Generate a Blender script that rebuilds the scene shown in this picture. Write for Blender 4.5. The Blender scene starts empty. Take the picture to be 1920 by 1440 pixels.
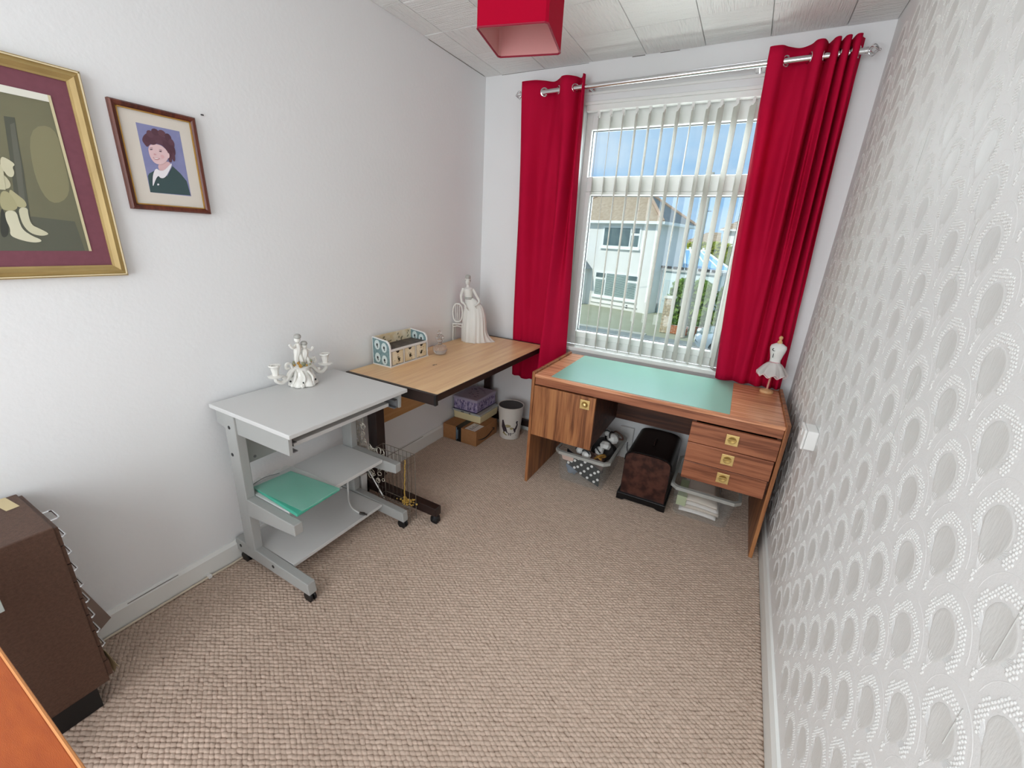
import bpy, math, random
import numpy as np
from mathutils import Vector, Matrix
random.seed(7); rng = np.random.default_rng(7)
PI = math.pi
S = bpy.context.scene
C = S.collection
R_ = math.radians

# ------------------------------------------------------------------ camera
cam = bpy.data.cameras.new('camera'); cam_o = bpy.data.objects.new('camera', cam); C.objects.link(cam_o)
RM = ((0.8763973315, 0.4785930114, 0.0536325159), (0.2023134212, -0.2648184394, -0.9428363982), (-0.4370320319, 0.8371498812, -0.3289119631))
m = Matrix(((RM[0][0], -RM[1][0], -RM[2][0]), (RM[0][1], -RM[1][1], -RM[2][1]), (RM[0][2], -RM[1][2], -RM[2][2]))).to_4x4()
m.translation = Vector((1.7352835, -2.7146313, 1.4164581))
cam_o.matrix_world = m
cam.sensor_fit = 'HORIZONTAL'; cam.sensor_width = 36.0; cam.lens = 36.0 * 779.871 / 1920.0
cam.clip_start = 0.02; cam.clip_end = 2000
S.camera = cam_o
# ------------------------------------------------------------------ exposure, world, sun, daylight
S.view_settings.view_transform = 'Standard'; S.view_settings.look = 'None'
S.view_settings.exposure = 0.0; S.view_settings.gamma = 1.0; S.view_settings.use_curve_mapping = False
S.cycles.use_denoising = True
S.cycles.max_bounces = 12; S.cycles.diffuse_bounces = 6; S.cycles.glossy_bounces = 4; S.cycles.transparent_max_bounces = 24
S.cycles.caustics_reflective = False; S.cycles.caustics_refractive = False
S.cycles.sample_clamp_indirect = 6.0

def lin(c):
    if isinstance(c, str):
        c = c.lstrip('#'); c = [int(c[i:i + 2], 16) for i in (0, 2, 4)]
    return tuple(((v / 255) / 12.92 if v / 255 <= .04045 else ((v / 255 + .055) / 1.055) ** 2.4) for v in c) + (1.0,)

W = bpy.data.worlds.new('sky'); S.world = W; W.use_nodes = True
nt = W.node_tree; nt.nodes.clear()
def wn(t, **k):
    n = nt.nodes.new(t)
    for a, b in k.items(): setattr(n, a, b)
    return n
wo = wn('ShaderNodeOutputWorld'); bg = wn('ShaderNodeBackground'); tc = wn('ShaderNodeTexCoord')
nz = wn('ShaderNodeTexNoise'); nz.inputs['Scale'].default_value = 3.2; nz.inputs['Detail'].default_value = 6; nz.inputs['Roughness'].default_value = .55
mp = wn('ShaderNodeMapping'); mp.inputs['Scale'].default_value = (1, 1, 2.6); mp.inputs['Location'].default_value = (.35, .1, .0)
cr = wn('ShaderNodeValToRGB'); cr.color_ramp.elements[0].position = .42; cr.color_ramp.elements[1].position = .78
cr.color_ramp.elements[0].color = (0, 0, 0, 1); cr.color_ramp.elements[1].color = (1, 1, 1, 1)
sx = wn('ShaderNodeSeparateXYZ'); gr = wn('ShaderNodeValToRGB')
gr.color_ramp.elements[0].position = .0; gr.color_ramp.elements[0].color = lin('#8cc2f5')
gr.color_ramp.elements[1].position = .32; gr.color_ramp.elements[1].color = lin('#b8dcfc')
mx = wn('ShaderNodeMix', data_type='RGBA'); mx.inputs[7].default_value = lin('#d9ecff')
L = nt.links.new
L(tc.outputs['Generated'], mp.inputs[0]); L(mp.outputs[0], nz.inputs['Vector']); L(nz.outputs[0], cr.inputs[0])
L(tc.outputs['Generated'], sx.inputs[0]); L(sx.outputs['Z'], gr.inputs[0])
L(gr.outputs[0], mx.inputs[6]); L(cr.outputs[0], mx.inputs[0]); L(mx.outputs[2], bg.inputs[0]); L(bg.outputs[0], wo.inputs[0])
bg.inputs[1].default_value = 1.0

def light(name, kind, loc, aim, energy, col=(1, 1, 1), **k):
    l = bpy.data.lights.new(name, kind); o = bpy.data.objects.new(name, l); C.objects.link(o)
    l.energy = energy; l.color = col; o.location = loc
    o.rotation_euler = (Vector(aim) - Vector(loc)).to_track_quat('-Z', 'Y').to_euler()
    for a, b in k.items(): setattr(l, a, b)
    return o
light('sun', 'SUN', (-8, -12, 20), (-8 + 4.6, -12 + 9, 20 - 7.5), 2.9, (1, .97, .9), angle=.01)
# daylight at the window
light('sky_light_at_window', 'AREA', (1.2, .75, 2.35), (1.1, -1.1, .75), 98, (.89, .96, 1), shape='RECTANGLE', size=1.5, size_y=1.3)
# sunlit street below, thrown up through the window
light('street_light_at_window', 'AREA', (1.2, .8, .2), (1.1, -1.2, 2.3), 70, (.97, .99, .98), shape='RECTANGLE', size=1.5, size_y=.8)
light('fill_light_behind_camera', 'AREA', (1.0, -4.2, 1.3), (.95, -1.0, 1.1), 64, (.91, .965, 1), shape='RECTANGLE', size=1.9, size_y=2.2)  # added fill lamp, no known source behind the camera

# ------------------------------------------------------------------ helpers
WL = {}                                                    # world location of every object
class MB:
    def __init__(s, M=None): s.v = []; s.f = []; s.k = []; s.M = M; s.c = 0
    def add(s, vs, fs):
        n = len(s.v)
        for q in vs:
            q = Vector(q); s.v.append(tuple(s.M @ q) if s.M is not None else tuple(q))
        for f in fs: s.f.append([n + i for i in f]); s.k.append(s.c)
        return s
    def box(s, x0, x1, y0, y1, z0, z1):
        return s.hexa([(x0, y0, z0), (x1, y0, z0), (x1, y1, z0), (x0, y1, z0), (x0, y0, z1), (x1, y0, z1), (x1, y1, z1), (x0, y1, z1)])
    def hexa(s, p):
        return s.add(p, [(3, 2, 1, 0), (4, 5, 6, 7), (0, 1, 5, 4), (1, 2, 6, 5), (2, 3, 7, 6), (3, 0, 4, 7)])
    def cyl(s, p0, p1, r0, r1=None, n=14, cap=True):
        r1 = r0 if r1 is None else r1
        p0, p1 = Vector(p0), Vector(p1); d = (p1 - p0).normalized(); a = d.orthogonal().normalized(); b = d.cross(a)
        vs = []
        for p, r in ((p0, r0), (p1, r1)):
            for i in range(n):
                t = 2 * PI * i / n; vs.append(p + a * (r * math.cos(t)) + b * (r * math.sin(t)))
        fs = [(i, (i + 1) % n, n + (i + 1) % n, n + i) for i in range(n)]
        if cap: fs += [tuple(range(n - 1, -1, -1)), tuple(range(n, 2 * n))]
        return s.add(vs, fs)
    def tube(s, pts, r, n=6, closed=False):
        P = [Vector(p) for p in pts]; N = len(P); rr = r if isinstance(r, (list, tuple)) else [r] * N
        vs = []; a = None
        for i in range(N):
            d = (P[(i + 1) % N] - P[i - 1]) if closed else (P[min(i + 1, N - 1)] - P[max(i - 1, 0)])
            d = d.normalized() if d.length > 1e-9 else Vector((0, 0, 1))
            a = d.orthogonal().normalized() if a is None else (a - d * a.dot(d))
            a = a.normalized() if a.length > 1e-6 else d.orthogonal().normalized()
            b = d.cross(a)
            for j in range(n):
                t = 2 * PI * j / n; vs.append(P[i] + (a * math.cos(t) + b * math.sin(t)) * rr[i])
        fs = []
        for i in range(N if closed else N - 1):
            k = (i + 1) % N
            for j in range(n): fs.append((i * n + j, i * n + (j + 1) % n, k * n + (j + 1) % n, k * n + j))
        if not closed: fs += [tuple(range(n - 1, -1, -1)), tuple(range((N - 1) * n, N * n))]
        return s.add(vs, fs)
    def lathe(s, prof, cx=0, cy=0, n=20, wob=None):
        vs = []
        for r, z in prof:
            for j in range(n):
                t = 2 * PI * j / n; q = r * (wob(t, z) if wob else 1)
                vs.append((cx + q * math.cos(t), cy + q * math.sin(t), z))
        fs = []
        for i in range(len(prof) - 1):
            for j in range(n): fs.append((i * n + j, i * n + (j + 1) % n, (i + 1) * n + (j + 1) % n, (i + 1) * n + j))
        if prof[0][0] > 1e-6: fs.append(tuple(range(n - 1, -1, -1)))
        k = (len(prof) - 1) * n
        if prof[-1][0] > 1e-6: fs.append(tuple(range(k, k + n)))
        return s.add(vs, fs)
    def prism(s, poly, ax, t0, t1):
        def P(a, b, t): return {'x': (t, a, b), 'y': (a, t, b), 'z': (a, b, t)}[ax]
        n = len(poly); vs = [P(a, b, t0) for a, b in poly] + [P(a, b, t1) for a, b in poly]
        return s.add(vs, [tuple(range(n - 1, -1, -1)), tuple(range(n, 2 * n))] + [(i, (i + 1) % n, n + (i + 1) % n, n + i) for i in range(n)])
    def sph(s, c, r, n=12, k=8):
        r = r if isinstance(r, (tuple, list)) else (r, r, r); vs = [(c[0], c[1], c[2] - r[2])]
        for i in range(1, k):
            f = -PI / 2 + PI * i / k
            for j in range(n):
                t = 2 * PI * j / n
                vs.append((c[0] + r[0] * math.cos(f) * math.cos(t), c[1] + r[1] * math.cos(f) * math.sin(t), c[2] + r[2] * math.sin(f)))
        vs.append((c[0], c[1], c[2] + r[2])); q = len(vs) - 1
        fs = [(0, 1 + (j + 1) % n, 1 + j) for j in range(n)]
        for i in range(k - 2):
            for j in range(n):
                a = 1 + i * n; fs.append((a + j, a + (j + 1) % n, a + n + (j + 1) % n, a + n + j))
        a = 1 + (k - 2) * n
        return s.add(vs, fs + [(a + j, a + (j + 1) % n, q) for j in range(n)])
    def grid(s, fn, nu, nv, wrap=False):
        vs = [fn(i / nu, j / nv) for j in range(nv + 1) for i in range(nu + 1)]
        return s.add(vs, [(j * (nu + 1) + i, j * (nu + 1) + i + 1, (j + 1) * (nu + 1) + i + 1, (j + 1) * (nu + 1) + i) for j in range(nv) for i in range(nu)])
    def build(s, name, mats, parent=None, smooth=False, bev=0, kind=None, label=None, solid=0, seg=2):
        me = bpy.data.meshes.new(name); o = bpy.data.objects.new(name, me); C.objects.link(o)
        off = WL[parent.as_pointer()] if parent is not None else Vector((0, 0, 0))
        me.from_pydata([tuple(Vector(v) - off) for v in s.v], [], s.f)
        mats = mats if isinstance(mats, (list, tuple)) else [mats]
        for q in mats: me.materials.append(q)
        if len(mats) > 1: me.polygons.foreach_set('material_index', s.k)
        if smooth:
            me.polygons.foreach_set('use_smooth', [True] * len(me.polygons)); me.set_sharp_from_angle(angle=R_(38))
        WL[o.as_pointer()] = off.copy()
        if parent is not None: o.parent = parent
        if solid:
            q = o.modifiers.new('solid', 'SOLIDIFY'); q.thickness = solid; q.offset = 0
        if bev:
            q = o.modifiers.new('bevel', 'BEVEL'); q.width = bev; q.segments = seg; q.limit_method = 'ANGLE'; q.angle_limit = R_(40)
        if kind: o['kind'] = kind
        if label: o['label'] = label
        return o
def tag(o, label, cat, group=None):
    o['label'] = label; o['category'] = cat
    if group: o['group'] = group
    return o
def thing(name, label, cat, loc=(0, 0, 0), group=None):
    o = bpy.data.objects.new(name, None); C.objects.link(o); o.location = loc; o.empty_display_size = .05
    WL[o.as_pointer()] = Vector(loc)
    return tag(o, label, cat, group)
def struct(o): o['kind'] = 'structure'; return o
def sempty(name):
    o = bpy.data.objects.new(name, None); C.objects.link(o); WL[o.as_pointer()] = Vector((0, 0, 0)); o['kind'] = 'structure'; return o
def rotz(x, y, z, a): return Matrix.Translation((x, y, z)) @ Matrix.Rotation(a, 4, 'Z')
def inst(o, loc, parent=None, rz=0):
    c = o.copy(); C.objects.link(c)
    if parent is not None: c.parent = parent
    c.location = loc; c.rotation_euler = (0, 0, rz); return c
def spline(pts, n=8):
    P = [Vector(p) for p in pts]; out = []
    for i in range(len(P) - 1):
        a, b, c, d = P[max(i - 1, 0)], P[i], P[i + 1], P[min(i + 2, len(P) - 1)]
        for k in range(n):
            t = k / n; out.append(.5 * ((2 * b) + (c - a) * t + (2 * a - 5 * b + 4 * c - d) * t * t + (3 * b - 3 * c + d - a) * t ** 3))
    return out + [P[-1]]

# ------------------------------------------------------------------ materials
def mat(name, col, rough=.5, metal=0, var=None, bump=None, spec=None, stretch=None, trans=0, alpha=None, sheen=0, coat=0):
    """var=(scale, second colour[, contrast]); bump=(scale, height); stretch=(x,y,z) scales the coordinates for grain"""
    M = bpy.data.materials.new(name); M.use_nodes = True; t = M.node_tree; b = t.nodes['Principled BSDF']; K = t.links.new
    b.inputs['Base Color'].default_value = lin(col); b.inputs['Roughness'].default_value = rough; b.inputs['Metallic'].default_value = metal
    if spec is not None: b.inputs['Specular IOR Level'].default_value = spec
    if coat: b.inputs['Coat Weight'].default_value = coat; b.inputs['Coat Roughness'].default_value = .12
    if sheen: b.inputs['Sheen Weight'].default_value = sheen
    co = None
    if var or bump:
        co = t.nodes.new('ShaderNodeTexCoord').outputs['Object']
        if stretch:
            q = t.nodes.new('ShaderNodeMapping'); q.inputs['Scale'].default_value = stretch; K(co, q.inputs[0]); co = q.outputs[0]
    if var:
        n = t.nodes.new('ShaderNodeTexNoise'); n.inputs['Scale'].default_value = var[0]; n.inputs['Detail'].default_value = 5; K(co, n.inputs['Vector'])
        r = t.nodes.new('ShaderNodeValToRGB'); w = var[2] if len(var) > 2 else .2
        r.color_ramp.elements[0].position = .5 - w; r.color_ramp.elements[1].position = .5 + w
        r.color_ramp.elements[0].color = lin(col); r.color_ramp.elements[1].color = lin(var[1]); K(n.outputs[0], r.inputs[0]); K(r.outputs[0], b.inputs['Base Color'])
    if bump:
        n = t.nodes.new('ShaderNodeTexNoise'); n.inputs['Scale'].default_value = bump[0]; n.inputs['Detail'].default_value = 4; K(co, n.inputs['Vector'])
        u = t.nodes.new('ShaderNodeBump'); u.inputs['Strength'].default_value = 1; u.inputs['Distance'].default_value = bump[1]
        K(n.outputs[0], u.inputs['Height']); K(u.outputs[0], b.inputs['Normal'])
    out = t.nodes['Material Output']
    if trans:
        d = t.nodes.new('ShaderNodeBsdfTranslucent'); d.inputs[0].default_value = lin(col); x = t.nodes.new('ShaderNodeMixShader'); x.inputs[0].default_value = trans
        K(b.outputs[0], x.inputs[1]); K(d.outputs[0], x.inputs[2]); K(x.outputs[0], out.inputs[0])
    if alpha is not None:
        d = t.nodes.new('ShaderNodeBsdfTransparent'); x = t.nodes.new('ShaderNodeMixShader'); x.inputs[0].default_value = alpha
        K(d.outputs[0], x.inputs[1]); K(b.outputs[0], x.inputs[2]); K(x.outputs[0], out.inputs[0])
    return M
def wood(name, c1, c2, ax, rough=.42, scale=1.0, c3=None, spec=.4):
    """veneer: long stretched grain along axis ax"""
    M = bpy.data.materials.new(name); M.use_nodes = True; t = M.node_tree; b = t.nodes['Principled BSDF']; K = t.links.new
    co = t.nodes.new('ShaderNodeTexCoord').outputs['Object']; q = t.nodes.new('ShaderNodeMapping')
    sc = [1, 1, 1]; sc['xyz'.index(ax)] = .05; q.inputs['Scale'].default_value = sc; K(co, q.inputs[0])
    n = t.nodes.new('ShaderNodeTexNoise'); n.inputs['Scale'].default_value = 55 * scale; n.inputs['Detail'].default_value = 6; n.inputs['Distortion'].default_value = .6
    n2 = t.nodes.new('ShaderNodeTexNoise'); n2.inputs['Scale'].default_value = 260 * scale; n2.inputs['Detail'].default_value = 3
    K(q.outputs[0], n.inputs['Vector']); K(q.outputs[0], n2.inputs['Vector'])
    a = t.nodes.new('ShaderNodeMath'); a.operation = 'MULTIPLY_ADD'; a.inputs[1].default_value = .35; K(n2.outputs[0], a.inputs[0]); K(n.outputs[0], a.inputs[2])
    r = t.nodes.new('ShaderNodeValToRGB'); r.color_ramp.elements[0].position = .52; r.color_ramp.elements[1].position = .82
    r.color_ramp.elements[0].color = lin(c1); r.color_ramp.elements[1].color = lin(c2)
    if c3:
        e = r.color_ramp.elements.new(.66); e.color = lin(c3)
    K(a.outputs[0], r.inputs[0]); K(r.outputs[0], b.inputs['Base Color']); b.inputs['Roughness'].default_value = rough; b.inputs['Specular IOR Level'].default_value = spec
    return M
def glass(name, tint='#f4fbf8', refl=.08):
    M = bpy.data.materials.new(name); M.use_nodes = True; t = M.node_tree; K = t.links.new; t.nodes.remove(t.nodes['Principled BSDF'])
    d = t.nodes.new('ShaderNodeBsdfTransparent'); d.inputs[0].default_value = lin(tint); g = t.nodes.new('ShaderNodeBsdfGlossy'); g.inputs['Roughness'].default_value = .02
    x = t.nodes.new('ShaderNodeMixShader'); x.inputs[0].default_value = refl
    K(d.outputs[0], x.inputs[1]); K(g.outputs[0], x.inputs[2]); K(x.outputs[0], t.nodes['Material Output'].inputs[0]); return M

M_wall = mat('wall_paint', '#ebeced', .75, var=(1.3, '#e6e7e8', .3), bump=(60, .0006))
M_paper = mat('white_wallpaper', '#e8e8e7', .62, bump=(220, .0005))
M_fan = mat('wallpaper_satin', '#e0e0de', .5, var=(60, '#d8d8d5', .3), bump=(260, .0005), stretch=(1, 1, .25))
M_bead = mat('wallpaper_bead', '#e2e2e0', .62)
M_tile_a = mat('ceiling_tile_grain_x', '#f0f1f0', .8, bump=(1, .009), stretch=(10, 190, 1))
M_tile_b = mat('ceiling_tile_grain_y', '#f1f2f1', .8, bump=(1, .009), stretch=(190, 10, 1))
M_ceil = mat('ceiling_board', '#c4c4c1', .9)
M_skirt = mat('gloss_white_paint', '#e6e7e4', .35)
M_carpet = mat('carpet_loop', '#d3bdad', .95, var=(70, '#bba696', .22), bump=(900, .0012), spec=.1)
M_back = mat('carpet_backing', '#9c8575', 1.0, spec=.05)
M_upvc = mat('white_upvc', '#eceeec', .3)
M_glass = glass('window_glass', '#fbfdfc', .03)
M_vane = mat('blind_fabric', '#cdcbc4', .85, trans=.12, bump=(500, .0003))
M_curt = mat('red_curtain', '#ce0c3f', .8, trans=.32, bump=(700, .0006), var=(5, '#d61446', .3), spec=.15)
M_shade = mat('red_shade_fabric', '#c00a33', .85, trans=.3, bump=(900, .0004), spec=.1)
M_shadein = mat('shade_lining', '#f0b4b1', .7, trans=.35)  # white lining, with the red light inside the shade put into its colour
M_chrome = mat('chrome', '#e2e2e4', .18, 1)
M_brass = mat('brass', '#e8cd8c', .38, .85)
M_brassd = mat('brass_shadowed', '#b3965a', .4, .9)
M_grey = mat('grey_laminate', '#cfcfce', .45, spec=.35)
M_greym = mat('grey_painted_steel', '#a6a7a5', .42, bump=(400, .0002))
M_greyd = mat('dark_grey_steel', '#77777a', .4)
M_black = mat('black_plastic', '#111113', .45)
M_dbrown = mat('dark_brown_steel', '#2a1c19', .4)
M_beech = wood('beech_laminate', '#efca9a', '#dfb285', 'y', .35, .45, '#e8bf8e')
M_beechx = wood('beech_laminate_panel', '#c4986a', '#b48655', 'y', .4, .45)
M_dv = wood('teak_veneer_upright', '#b0784c', '#6c4027', 'z', .42, .7, '#9d6540')
M_dx = wood('teak_veneer_across', '#a96c4d', '#77452f', 'x', .36, .7, '#9c6145')
M_dt = wood('teak_desk_top', '#e2a685', '#b4785b', 'x', .24, .8, '#d6976f')
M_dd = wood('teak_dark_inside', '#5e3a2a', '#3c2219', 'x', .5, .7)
M_turq = mat('turquoise_leathercloth', '#86bdac', .3, bump=(420, .0003), var=(3, '#7db5a4', .3), spec=.8)
M_orange = mat('orange_pine', '#b4581f', .5, var=(18, '#a04716', .25), stretch=(1, 4, 4), bump=(300, .0003))
M_orangee = mat('pale_edge_highlight', '#d08b52', .5)
M_cab = mat('brown_hammered_steel', '#5d4234', .55, var=(140, '#4b3327', .2), bump=(420, .0009))
M_tape = mat('masking_tape', '#cdbb92', .7)
M_card = mat('brown_card', '#8d7a70', .8)
M_cardb = mat('cardboard', '#a5764e', .85, var=(40, '#98693f', .3))
M_label = mat('white_label', '#e4e0dc', .6)
M_creamp = mat('cream_box_card', '#e2d4a8', .6)
M_lid = mat('clear_plastic_lid', '#cfd6d8', .25, alpha=.55)
M_clear = mat('clear_plastic_tub', '#c9cdca', .35, alpha=.13, spec=.3)
M_rim = mat('clear_plastic_rim', '#c6c6c0', .3, alpha=.6)
M_porc = mat('white_porcelain', '#e6e4de', .25, coat=.3)
M_bisque = mat('white_bisque', '#deddd8', .5)
M_porcs = mat('grey_bisque_hair', '#a9a8a3', .5)
M_gold = mat('gilt', '#c79a4e', .4, .7)
M_white = mat('white_plastic', '#e8e8e6', .4)
M_gframe = mat('gilt_frame', '#b89f68', .55, .15, var=(60, '#9a8150', .25), stretch=(1, .15, .15))
M_glight = mat('gilt_bead', '#efe0ba', .4, .2)
M_mat1 = mat('maroon_mount', '#7d4a56', .9, var=(80, '#744450', .3))
M_mat2 = mat('cream_mount', '#d9d2c8', .9)
M_mahog = wood('mahogany_frame', '#6e3524', '#451e15', 'z', .35, .8)
M_teal = mat('teal_pad', '#49ad94', .5)
M_cello = mat('clear_cellophane', '#dfeee8', .12, alpha=.22, bump=(30, .004))
M_velv = mat('black_velvet', '#121011', .8)
M_marb = mat('mottled_walnut', '#513027', .3, var=(28, '#2b1512', .12), bump=(60, .0006))
M_blk = mat('black_lacquer', '#0c0a0b', .35)
M_perf = None

# ------------------------------------------------------------------ room shell
X1 = 2.093; H = 2.4; Y0 = -3.05
fl = struct(MB().box(-.2, X1 + .2, Y0 - 1.6, .3, -.06, 0).build('floor', M_back))
def carpet():
    xs, ys = [], []
    px, py = .0265, .0076; j = 0; y = -2.8
    rows = int(2.78 / py)
    P = []
    for j in range(rows):
        y = -2.79 + j * py
        x = np.arange(.024 + (j % 2) * px / 2, X1 - .02, px); P.append(np.stack([x, np.full_like(x, y)], 1))
    P = np.concatenate(P); n = len(P); P += rng.normal(0, .0009, P.shape)
    k = 8; a = np.linspace(0, 2 * PI, k, endpoint=False)
    rot = rng.normal(.12, .16, n); sc = rng.uniform(.92, 1.1, n); hh = rng.uniform(.0066, .0086, n)
    rings = [(1.0, 0.0), (.9, .55), (.52, .93)]
    V = []
    for r, z in rings:
        ex = np.cos(a)[None] * .0136 * r * sc[:, None]; ey = np.sin(a)[None] * .0079 * r * sc[:, None]
        X = ex * np.cos(rot)[:, None] - ey * np.sin(rot)[:, None] + P[:, :1]; Y = ex * np.sin(rot)[:, None] + ey * np.cos(rot)[:, None] + P[:, 1:]
        V.append(np.stack([X, Y, np.repeat((hh * z)[:, None], k, 1)], 2))
    V.append(np.stack([P[:, :1] + .0, P[:, 1:], hh[:, None]], 2))
    V = np.concatenate(V, 1); m = V.shape[1]
    F4 = np.array([[r * k + i, r * k + (i + 1) % k, (r + 1) * k + (i + 1) % k, (r + 1) * k + i] for r in range(2) for i in range(k)])
    F3 = np.array([[2 * k + i, 2 * k + (i + 1) % k, 3 * k] for i in range(k)])
    off = (np.arange(n) * m)[:, None, None]
    mass('carpet_loops', V.reshape(-1, 3), (F4[None] + off).reshape(-1, 4), (F3[None] + off).reshape(-1, 3), M_carpet, fl)
def mass(name, V, F4, F3, mats, parent, k4=None, k3=None, smooth=True):
    me = bpy.data.meshes.new(name); o = bpy.data.objects.new(name, me); C.objects.link(o)
    me.vertices.add(len(V)); me.vertices.foreach_set('co', np.asarray(V, 'f').ravel())
    li = np.concatenate([F4.ravel(), F3.ravel()]).astype('i'); me.loops.add(len(li)); me.loops.foreach_set('vertex_index', li)
    st = np.concatenate([np.arange(len(F4)) * 4, len(F4) * 4 + np.arange(len(F3)) * 3]).astype('i')
    me.polygons.add(len(st)); me.polygons.foreach_set('loop_start', st)
    me.polygons.foreach_set('use_smooth', np.full(len(st), smooth))
    mats = mats if isinstance(mats, list) else [mats]
    for q in mats: me.materials.append(q)
    if k4 is not None: me.polygons.foreach_set('material_index', np.concatenate([k4, k3]).astype('i'))
    me.update(calc_edges=True); me.validate()
    o.parent = parent; o['kind'] = 'stuff'; WL[o.as_pointer()] = Vector((0, 0, 0)); return o
carpet()

# ceiling with one part per tile, joints recessed
ce = struct(MB().box(-.2, X1 + .2, Y0 - 1.7, .3, H + .012, H + .06).build('ceiling', M_ceil))
tp = .3; g = .0007; tiles = {}
def tile_mesh(x0, x1, y0, y1, mt, z):
    b = MB(); c = .0016
    b.hexa([(x0 + c, y0 + c, z), (x0 + c, y1 - c, z), (x1 - c, y1 - c, z), (x1 - c, y0 + c, z), (x0, y0, H + .012), (x0, y1, H + .012), (x1, y1, H + .012), (x1, y0, H + .012)])
    return b
xj = [-.0, .123, .421, .722, 1.027, 1.325, 1.615, 1.913, X1]
yj = [0.0] + [-.02 - .298 * i for i in range(1, 11)]
for i in range(len(xj) - 1):
    for j in range(len(yj) - 1):
        y1_, y0_ = yj[j], max(yj[j + 1], Y0)
        if y1_ - y0_ < .03: continue
        tile_mesh(xj[i] + g, xj[i + 1] - g, y0_ + g, y1_ - g, None, H + random.uniform(-.0008, .0012)).build('ceiling_tile', M_tile_a if (i + j) % 2 else M_tile_b, ce)

wl = struct(MB().box(-.12, 0, Y0, .0, 0, H + .05).build('wall_left', M_wall))
wr = struct(MB().box(X1, X1 + .12, Y0, .0, 0, H + .05).build('wall_right', M_paper))
OX0, OX1, OZ0, OZ1 = .70, 1.715, .705, 2.19
b = MB(); b.box(-.12, OX0, 0, .24, -.3, H + .05); b.box(OX1, X1 + .12, 0, .24, -.3, H + .05); b.box(OX0, OX1, 0, .24, -.3, OZ0); b.box(OX0, OX1, 0, .24, OZ1, H + .05)
wb = struct(b.build('wall_back', M_wall))
b = MB(); b.box(-.12, .1, Y0 - .1, Y0, 0, H); b.box(2.0, X1 + .12, Y0 - .1, Y0, 0, H); b.box(.1, 2.0, Y0 - .1, Y0, 2.32, H)  # wide opening made to let the fill lamp in
struct(b.build('wall_front', M_wall))
b = MB(); b.box(-.2, X1 + .2, Y0 - 1.7, Y0 - 1.6, 0, H + .012); b.box(-.2, -.1, Y0 - 1.6, Y0, 0, H + .012); b.box(X1 + .1, X1 + .2, Y0 - 1.6, Y0, 0, H + .012); struct(b.build('wall_sun_block', M_wall))  # unseen walls added to keep the sun out of the rear opening
# crack lines where wall and ceiling part
cr_ = mat('dark_gap', '#85827e', .9)
b = MB()
def streak(pts, w, ax, t):
    for (a0, b0), (a1, b1) in zip(pts[:-1], pts[1:]):
        d = Vector((a1 - a0, b1 - b0)); nrm = Vector((-d.y, d.x)).normalized() * w
        q = [(a0 - nrm.x, b0 - nrm.y), (a1 - nrm.x, b1 - nrm.y), (a1 + nrm.x, b1 + nrm.y), (a0 + nrm.x, b0 + nrm.y)]
        b.prism(q, ax, t - .0008, t + .0008)
streak([(-.02, H - .0015), (-.32, H - .002), (-.58, H - .0012)], .0016, 'x', .0003)
streak([(-2.33, .093), (-2.25, .0945), (-2.17, .0945)], .0012, 'x', .0145)
streak([(-1.05, .098), (-.86, .0975), (-.7, .0975)], .0014, 'x', .0145)
b.build('wall_cracks', cr_, wl)
b = MB(); streak([(.12, H - .002), (.42, H - .0015), (.7, H - .0022)], .001, 'y', -.0003); streak([(.95, H - .002), (1.02, H - .002)], .0018, 'y', -.0003)
streak([(1.1, H - .0015), (1.2, H - .0015)], .0012, 'y', -.0003)
b.build('wall_cracks', cr_, wb)
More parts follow.
